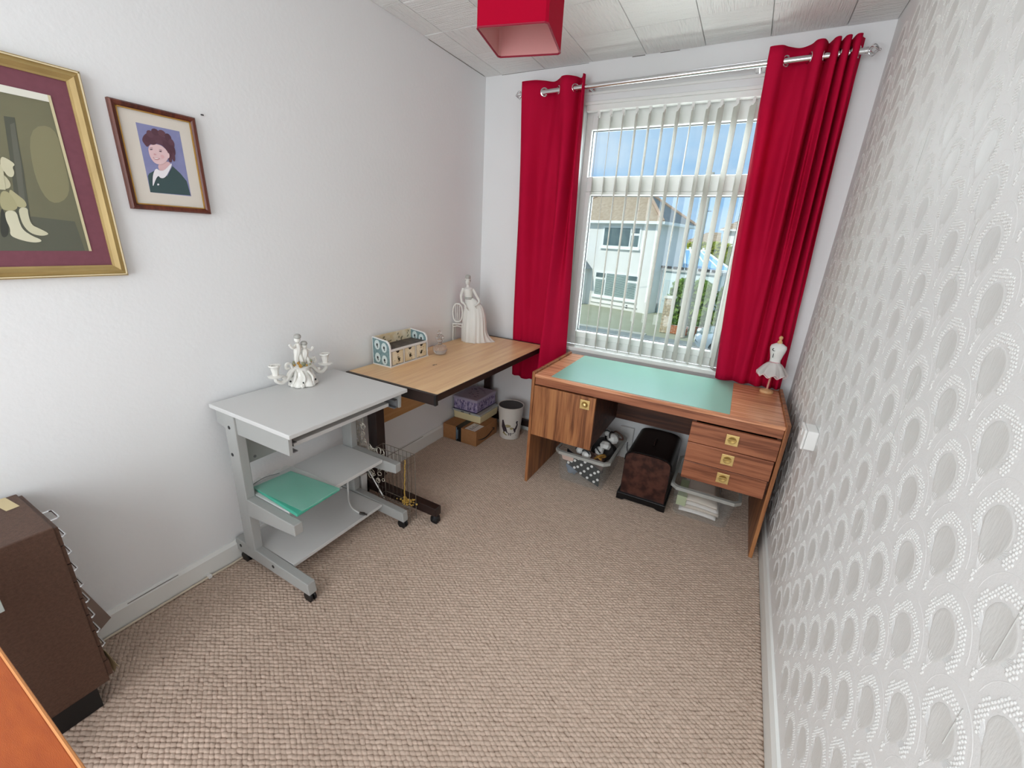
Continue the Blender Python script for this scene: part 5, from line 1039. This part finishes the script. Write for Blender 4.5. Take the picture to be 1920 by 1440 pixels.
P(MB().cyl((.362, -2.6590, .6975), (1.158, -2.6590, .6975), .0032, n=8), 'edge_highlight', M_orangee, tk, smooth=True)  # pale strip imitates the highlight along the rounded edge
for x in (.38, 1.095):
    for y in (-2.995, -2.725): P(MB().box(x, x + .045, y, y + .045, .009, .674), 'leg', M_orange, tk, bev=.003)
b = MB(); b.box(.425, 1.095, -2.985, -2.965, .6, .674); b.box(.425, 1.095, -2.712, -2.692, .6, .674); P(b, 'apron', M_orange, tk)
M_cable = mat('cream_cable', '#d8cbb8', .5)
cbl = thing('skirting_cable', 'cream cable lying along the left skirting board', 'cable', (.026, -2.2, .012))
P(MB().tube(spline([(.028, -2.46, .014), (.026, -2.3, .014), (.027, -2.1, .015), (.03, -2.0, .013), (.027, -1.9, .014), (.026, -1.6, .014)], 6), .0042, 7), 'lead', M_cable, cbl, smooth=True)
P(MB().box(.0165, .034, -2.082, -2.068, .008, .024), 'clip', M_white, cbl, bev=.002)

# ------------------------------------------------------------------ outside
GZ = -2.3
M_gd = mat('pale_concrete', '#a9aa92', .9, var=(.6, '#97997f', .3)); M_road = mat('asphalt', '#8f9490', .9, var=(1, '#7f8581', .3))
struct(MB().box(-80, 80, .8, 140, GZ - .4, GZ - .02).build('ground', M_gd))
struct(MB().box(-60, 60, 8.5, 16.2, GZ - .03, GZ + .0).build('road', M_road))
struct(MB().box(-60, -1.6, 16.2, 16.45, GZ - .1, GZ + .03).build('kerb', mat('kerb_stone', '#b9b9ae', .9)))
P0 = Vector((-2.9, 22.6, 0)); HA = math.atan2(.277, -.961)       # front runs along f, side along s
f2 = Vector((-.961, .277, 0)); s2 = Vector((.277, .961, 0))
HM = Matrix(((f2.x, s2.x, 0, P0.x), (f2.y, s2.y, 0, P0.y), (0, 0, 1, GZ), (0, 0, 0, 1)))
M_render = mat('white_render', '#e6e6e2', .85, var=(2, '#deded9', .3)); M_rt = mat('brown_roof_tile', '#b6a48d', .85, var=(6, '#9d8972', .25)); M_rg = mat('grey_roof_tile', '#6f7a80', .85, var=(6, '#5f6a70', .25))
M_win = mat('house_glass', '#41545a', .15, var=(2.2, '#5d7273', .2)); M_gut = mat('white_gutter', '#eef0ee', .5)
hs = thing('house', 'white rendered two storey house with hipped brown tile roof across the road', 'house', (P0.x, P0.y, GZ))
WD, DP, EV = 7.4, 4.0, 5.0
P(MB(HM).box(0, WD, 0, DP, -.3, EV), 'walls', M_render, hs)
rd = 6.75; o_ = .35
q = [(-o_, -o_, EV), (WD + o_, -o_, EV), (WD + o_, DP + o_, EV), (-o_, DP + o_, EV)]; r_ = [(2.05, DP / 2, rd), (WD - 2.05, DP / 2, rd)]
def course(bm, a, b_, c, d, n, hgt):
    """stepped tile courses on the quad a-b (eave) to d-c (ridge)"""
    a, b_, c, d = map(Vector, (a, b_, c, d)); nr = (b_ - a).cross(d - a).normalized()
    for i in range(n):
        t0, t1 = i / n, (i + 1) / n; p0, p1, p2, p3 = a.lerp(d, t0), b_.lerp(c, t0), b_.lerp(c, t1), a.lerp(d, t1)
        bm.add([p0, p1, p2, p3, p0 + nr * hgt, p1 + nr * hgt, p2 + nr * .01, p3 + nr * .01], [(4, 5, 6, 7), (0, 1, 5, 4), (0, 4, 7, 3), (1, 2, 6, 5), (3, 2, 1, 0)])
b = MB(HM); course(b, q[1], q[0], r_[0], r_[1], 11, .11); P(b, 'front_roof_slope', M_rt, hs)
b = MB(HM); course(b, q[0], q[3], r_[0], r_[0], 11, .11); P(b, 'side_roof_slope', M_rg, hs)  # grey tile puts this slope's shade into its colour
b = MB(HM); course(b, q[3], q[2], r_[1], r_[0], 8, .05); course(b, q[2], q[1], r_[1], r_[1], 8, .05); P(b, 'rear_roof_slope', M_rt, hs)
b = MB(HM)
for a, c in ((q[0], r_[0]), (q[1], r_[1]), (r_[0], r_[1]), (q[3], r_[0])):
    for k in range(12):
        A_, B_ = Vector(a).lerp(Vector(c), k / 12), Vector(a).lerp(Vector(c), (k + .96) / 12); b.cyl(A_ + Vector((0, 0, .03)), B_ + Vector((0, 0, .05)), .1, .09, n=8)
P(b, 'hip_tiles', mat('pale_hip_tile', '#b79c86', .85), hs)
b = MB(HM); b.box(-o_, WD + o_, -o_ - .08, -o_, EV - .1, EV + .04); b.box(-o_ - .08, -o_, -o_, DP + o_, EV - .1, EV + .04); P(b, 'gutter', M_gut, hs)
b = MB(HM); b.box(-.0, WD, -o_, 0, EV - .12, EV - .06); b.box(-o_, 0, -o_, DP, EV - .12, EV - .06); P(b, 'soffit', M_gut, hs)
def hwin(x0, x1, z0, z1, splits, tops, blind=False):
    w_ = P(MB(HM).box(x0 - .06, x1 + .06, -.04, .02, z0 - .08, z1 + .04), 'window_frame', M_upvc, hs)
    xs = [x0] + splits + [x1]
    for i in range(len(xs) - 1):
        a, c = xs[i] + .05, xs[i + 1] - .05
        if i in tops:
            P(MB(HM).box(a, c, -.055, -.03, z1 - .32, z1 - .06), 'pane', M_win, w_); P(MB(HM).box(a, c, -.055, -.03, z0 + .05, z1 - .45), 'pane', M_win, w_)
        else: P(MB(HM).box(a, c, -.055, -.03, z0 + .05, z1 - .06), 'pane', M_win, w_)
        if blind:
            b = MB(HM); z = z0 + .08
            while z < (z1 - .5 if i in tops else z1 - .1): b.box(a + .01, c - .01, -.062, -.055, z, z + .035); z += .075
            P(b, 'slat_blind', mat('pale_slats', '#a9bdb6', .6), w_)
    P(MB(HM).box(x0 - .12, x1 + .12, -.16, 0, z0 - .15, z0 - .08), 'sill', M_upvc, w_)
hwin(1.08, 3.5, 3.62, 4.72, [1.66], (0,))
hwin(.78, 3.74, .66, 2.08, [1.5, 2.98], (0, 2), True)
P(MB(HM).box(.6, 3.9, -.1, -.0, .2, .24), 'band_course', M_render, hs)
P(MB(HM).box(1.25, 1.35, -.03, -.0, .12, .3), 'air_brick', M_dk, hs)
# porch roof and neighbour on the left
pr_ = thing('porch', 'low white side porch with grey roof left of the white house', 'porch', tuple(HM @ Vector((5.2, -.9, 0))))
P(MB(HM).box(4.35, 6.4, -1.6, -.02, -.3, 2.2), 'porch_wall', M_render, pr_)
b = MB(HM); b.prism([(4.05, 2.2), (6.6, 2.2), (5.3, 3.35)], 'y', -1.8, -.02); P(b, 'porch_roof', M_rg, pr_)
# garage
ga = thing('garage', 'pale painted garage with double doors beside the white house', 'garage', (-1.2, 24.4, GZ))
GM = Matrix(((-f2.x, s2.x, 0, P0.x + s2.x * 1.2), (-f2.y, s2.y, 0, P0.y + s2.y * 1.2), (0, 0, 1, GZ), (0, 0, 0, 1)))
P(MB(GM).box(.05, 3.3, 0, 2.8, -.3, 2.45), 'walls', mat('pale_blue_render', '#c9d6d6', .85), ga)
P(MB(GM).box(-.02, 3.4, -.15, 2.8, 2.45, 2.6), 'flat_roof', mat('grey_felt', '#b9bcb9', .9), ga)
for x in (.3, 1.3):
    d_ = P(MB(GM).box(x, x + .97, -.06, 0, 0, 1.95), 'garage_door', mat('pale_blue_door', '#bccccf', .6), ga)
    for xx in (x + .22, x + .47, x + .72): P(MB(GM).box(xx, xx + .02, -.07, -.06, .1, 1.85), 'door_batten', M_render, d_)
b = MB(GM)
for k in range(9): b.box(.0 + .36 * k, .24 + .36 * k, -.2, -.12, 2.6, 2.72)
P(b, 'roof_edging', M_dk, ga, kind='stuff')
# conservatory behind
M_cg = mat('blue_sky_glass', '#7fb0d6', .15)
cv = thing('conservatory', 'glass roofed conservatory behind the pale garage', 'conservatory', (.5, 30, GZ))
P(MB().box(-2.6, .9, 30, 33, GZ, .15), 'walls', mat('conservatory_brick', '#b6a18c', .9), cv)
rv = [(-2.8, 29.8, .1), (1.1, 29.8, .1), (-1.1, 31.4, 1.35), (-2.8, 31.4, 1.35)]
b = MB(); b.add(rv, [(0, 1, 2, 3)]); b.add([(1.1, 29.8, .1), (1.1, 33, .1), (-1.1, 31.4, 1.35)], [(0, 1, 2)]); P(b, 'glass_roof', M_cg, cv)
b = MB()
for t in np.linspace(0, 1, 6): b.tube([Vector(rv[0]).lerp(Vector(rv[1]), t), Vector(rv[3]).lerp(Vector(rv[2]), t)], .05, 6)
b.tube([rv[0], rv[1]], .08, 6); b.tube([rv[3], rv[2]], .07, 6); b.tube([rv[1], (1.1, 33, .1)], .08, 6); b.tube([rv[1], rv[2]], .07, 6)
for k in range(6): b.box(-2.8 + .3 * k, -2.66 + .3 * k, 31.35, 31.45, 1.35, 1.55)
P(b, 'glazing_bars', M_upvc, cv)
ex = thing('brick_outhouse', 'brown rendered outhouse with shallow roof right of the pale garage', 'outhouse', (0, 27.5, GZ))
P(MB().box(-.9, 1.6, 27, 29.3, GZ, -.35), 'walls', mat('buff_render', '#b39f8c', .9), ex)
P(MB().hexa([(-1.1, 26.8, -.38), (1.9, 26.8, -.12), (1.9, 29.5, -.12), (-1.1, 29.5, -.38), (-1.1, 26.8, -.2), (1.9, 26.8, .06), (1.9, 29.5, .06), (-1.1, 29.5, -.2)]), 'roof', mat('pale_felt', '#c5c9c6', .9), ex)
P(MB().box(.25, .75, 26.97, 27.0, -1.5, -.9), 'window', M_win, ex)
# hedges: leaf masses on a core
def hedge(name, label, c, r, n, col, cat, leaf=.09, seed=1, core=True):
    rg = np.random.default_rng(seed); o = thing(name, label, cat, (c[0], c[1], c[2] - r[2]))
    a = rg.uniform(0, 2 * PI, n); u = rg.uniform(-1, 1, n); d = np.stack([np.sqrt(1 - u * u) * np.cos(a), np.sqrt(1 - u * u) * np.sin(a), u], 1)
    d = np.sign(d) * np.abs(d) ** .55; d /= np.maximum(1, np.abs(d).max(1, keepdims=True)) ; Pn = np.array(c) + d * np.array(r) * rg.uniform(.82, 1.06, (n, 1))
    t = rg.normal(size=(n, 3)); t /= np.linalg.norm(t, axis=1, keepdims=True); w_ = np.cross(t, rg.normal(size=(n, 3))); w_ /= np.linalg.norm(w_, axis=1, keepdims=True)
    L_ = leaf * rg.uniform(.7, 1.4, (n, 1)); V = np.stack([Pn - t * L_, Pn + w_ * L_ * .45, Pn + t * L_, Pn - w_ * L_ * .45], 1).reshape(-1, 3) - np.array([c[0], c[1], c[2] - r[2]])
    F4 = np.arange(4 * n).reshape(-1, 4); m_ = mat(name + '_leaf', col[0], .6, var=(2.2, col[1], .12), trans=.25)
    mass('foliage', V, F4, np.zeros((0, 3), int), m_, o, smooth=False)
    b = MB(); b.sph(c, [q * .86 for q in r], 18, 10); P(b, 'shade_core', mat(name + '_shade', col[2], .9), o, smooth=True)  # dark core puts the shade between the leaves into colour
    return o
hedge('laurel_hedge', 'tall green laurel hedge behind the low brick wall', (-.35, 19.6, GZ + 1.15), (.95, .5, 1.15), 3600, ('#8cad43', '#4d7a3c', '#34502c'), 'hedge', .11, 2)
hedge('laurel_hedge', 'green laurel bush beside the parked silver car', (1.4, 19.9, GZ + 1.05), (.6, .5, 1.05), 2200, ('#93b145', '#55803c', '#38552c'), 'hedge', .11, 3)
hedge('yellow_hedge', 'long yellow green hedge beyond the conservatory roof', (.2, 44, .55), (5.2, .8, 1.55), 5200, ('#b3b934', '#8a9a33', '#5c6a28'), 'hedge', .2, 4)
fh = thing('distant_house', 'distant white house with brown roof above the yellow hedge', 'house', (1.0, 60, GZ))
P(MB().box(-1.6, 9, 60, 66, -1, 4.0), 'walls', M_render, fh)
b = MB(); course(b, (-2.1, 59.4, 4.0), (9.4, 59.4, 4.0), (6, 63, 6.6), (2.0, 63, 6.6), 9, .07); course(b, (-2.1, 66.4, 4.0), (-2.1, 59.4, 4.0), (2.0, 63, 6.6), (2.0, 63, 6.6), 9, .07); P(b, 'roof', M_rt, fh)
P(MB().box(-2.15, 9.4, 59.3, 59.45, 3.85, 4.02), 'gutter', M_gut, fh)
lr = thing('distant_roof', 'low brown roof between the hill and the distant white house', 'roof', (-3.2, 56, 0))
b = MB(); course(b, (-6.2, 54, 1.9), (-1.4, 54, 1.9), (-1.8, 57, 3.5), (-3.2, 57, 3.5), 8, .06); P(b, 'roof_slope', M_rt, lr); P(MB().box(-6, -1.5, 54.3, 58, -2, 1.9), 'walls', M_render, lr)
M_hill = mat('wooded_hill', '#5f7a80', .9, var=(.12, '#48646b', .2), bump=(1, .5))
b = MB(); b.grid(lambda u, v: (-70 + 130 * u, 150 + 40 * v, -6 + (12 + 3.2 * math.sin(9 * u + 1) + 1.2 * math.sin(31 * u)) * math.sin(PI * min(1, v * 1.1) * .5) - 3.5 * (1 - u)), 60, 10); o = struct(b.build('hill', M_hill, None, smooth=True))
# pole, pillar, wall, car
M_pole = mat('weathered_pole', '#d6cfc2', .85, var=(3, '#b9b2a6', .3), stretch=(8, 8, .5))
pole = thing('telegraph_pole', 'tall weathered telegraph pole in front of the hedge', 'pole', (-.184, 16.95, GZ))
ppx, ppy = -.184, 16.95
P(MB().cyl((ppx, ppy, GZ), (ppx - .02, ppy, GZ + 6.6), .15, .105, n=16), 'shaft', M_pole, pole, smooth=True)
b = MB()
for k in range(7): zz = GZ + 4.9 + .28 * k; sg = 1 if k % 2 else -1; b.cyl((ppx - .01, ppy, zz), (ppx - .01 + sg * .24, ppy, zz + .02), .012, n=6)
P(b, 'step_iron', M_dk, pole)
b = MB(); b.box(ppx - .2, ppx + .2, ppy - .16, ppy - .08, GZ + 6.1, GZ + 6.22)
for k in range(5): b.sph((ppx - .16 + .08 * k, ppy - .12, GZ + 6.27), .035, 8, 6)
P(b, 'insulators', mat('dark_insulator', '#3d5468', .5), pole)
for k, (ex_, ey, ez) in enumerate(((-24, 16.2, 5.6), (18, 17.5, 5.0))):
    b = MB(); b.tube(spline([(ppx + (-.12 if k == 0 else .12), ppy - .12, GZ + 6.3), ((ppx + ex_) / 2, (ppy + ey) / 2, (GZ + 6.2 + ez) / 2 - .3), (ex_, ey, ez)], 8), .012, 5)
    tag(b.build('phone_wire', M_dk, None), 'thin phone wire running %s from the telegraph pole' % ('left' if k == 0 else 'right'), 'wire')
M_stone = mat('stone_block', '#c9bfa6', .9, var=(9, '#a58f70', .2)); M_mort = mat('pale_mortar', '#dcd7c8', .9); M_rb = mat('red_brick', '#b8744f', .9, var=(8, '#a0603f', .25))
gp = thing('gate_pillar', 'tall pale stone gate pillar at the driveway entrance', 'pillar', (-1.0, 17.6, GZ))
gx0, gx1, gy0, gy1 = -1.22, -.80, 17.4, 17.85
P(MB().box(gx0 + .02, gx1 - .02, gy0 + .02, gy1 - .02, GZ, GZ + 1.55), 'mortar_core', M_mort, gp)
for k in range(13):
    z = GZ + .12 * k; xs = np.linspace(gx0, gx1, 4) if k % 2 else np.array([gx0, gx0 + .07, gx0 + .21, gx0 + .35, gx1])
    for a, c in zip(xs[:-1], xs[1:]): P(MB().box(a + .006, c - .006, gy0 + random.uniform(-.012, .008), gy1, z + .006, z + .114), 'stone_block', M_stone, gp)
P(MB().box(gx0 - .04, gx1 + .04, gy0 - .04, gy1 + .04, GZ + 1.56, GZ + 1.64), 'coping', M_mort, gp)
bw_ = thing('garden_wall', 'low red brick garden wall between the pillar and the pole', 'wall', (-.45, 17.6, GZ))
P(MB().box(-.8, -.02, 17.5, 17.75, GZ, GZ + .36), 'mortar_core', M_mort, bw_)
for k in range(5):
    x = -.8 - (.11 if k % 2 else 0); z = GZ + .075 * k
    while x < -.03:
        a, c = max(x + .006, -.8), min(x + .214, -.02)
        if c - a > .03: P(MB().box(a, c, 17.49, 17.6, z + .005, z + .07), 'brick', M_rb, bw_)
        x += .22
bw2 = thing('garden_wall', 'low red brick garden wall right of the telegraph pole', 'wall', (.8, 17.9, GZ))
P(MB().box(.15, 2.4, 17.95, 18.2, GZ, GZ + .36), 'mortar_core', M_mort, bw2)
for k in range(5):
    x = .15 - (.11 if k % 2 else 0); z = GZ + .075 * k
    while x < 2.35:
        a, c = max(x + .006, .15), min(x + .214, 2.4)
        if c - a > .03: P(MB().box(a, c, 17.94, 18.05, z + .005, z + .07), 'brick', M_rb, bw2)
        x += .22
# car: lofted body seen from the front quarter
ca = thing('parked_car', 'silver blue hatchback parked on the road below the window', 'car', (1.7, 14.9, GZ))
CMx = rotz(.55, 14.75, GZ, R_(4))
M_carp = mat('silver_blue_paint', '#b4c3cc', .25, .4, coat=.5)
secs = [(0.0, .42, .62, .78, .60), (.12, .30, .74, .84, .66), (.55, .24, .86, .87, .74), (1.0, .22, .93, .88, .80), (1.35, .22, 1.0, .88, .84), (1.9, .22, 1.42, .88, .62), (2.6, .22, 1.50, .88, .60), (3.3, .24, 1.44, .88, .62), (3.8, .3, 1.05, .85, .75), (3.98, .42, .9, .76, .66)]
b = MB(CMx); vs = []
for (x, zl, zh, hw, top) in secs:
    zm = min(zh, .92)
    vs += [(x, -hw * .92, zl), (x, -hw, zl + .15), (x, -hw, zm * .82), (x, -hw * .96, zm), (x, -top * .96, zh * .985), (x, -top * .55, zh), (x, top * .55, zh), (x, top * .96, zh * .985), (x, hw * .96, zm), (x, hw, zm * .82), (x, hw, zl + .15), (x, hw * .92, zl)]
n = 12; fs = [(i * n + j, (i + 1) * n + j, (i + 1) * n + (j + 1) % n, i * n + (j + 1) % n) for i in range(len(secs) - 1) for j in range(n)] + [tuple(range(n)), tuple(range((len(secs) - 1) * n, len(secs) * n))[::-1]]
b.add(vs, fs); P(b, 'body', M_carp, ca, smooth=True)
b = MB(CMx); b.add([(1.40, -.74, 1.03), (1.86, -.58, 1.40), (1.86, .58, 1.40), (1.40, .74, 1.03)], [(0, 1, 2, 3)]); 
b.M = CMx @ Matrix.Translation((-.02, 0, .03)); 
P(b, 'windscreen', M_win, ca)
for sg in (-1, 1):
    b = MB(CMx); b.add([(1.75, sg * .86, 1.0), (1.98, sg * .67, 1.36), (3.15, sg * .67, 1.38), (3.5, sg * .84, 1.02)], [(0, 1, 2, 3) if sg < 0 else (3, 2, 1, 0)]); P(b, 'side_window', M_win, ca)
    for x in (.78, 3.2):
        w_ = P(MB(CMx).cyl((x, sg * .70, .3), (x, sg * .90, .3), .3, n=24), 'tyre', M_black, ca, smooth=True); P(MB(CMx).cyl((x, sg * .895, .3), (x, sg * .91, .3), .2, n=20), 'wheel_trim', M_chrome, w_, smooth=True)
    P(MB(CMx).sph((.1, sg * .6, .68), (.1, .16, .09), 12, 8), 'headlamp', mat('headlamp_glass', '#e6eef2', .1), ca, smooth=True)
P(MB(CMx).box(-.03, .02, -.3, .3, .42, .56), 'number_plate_blank', M_white, ca)
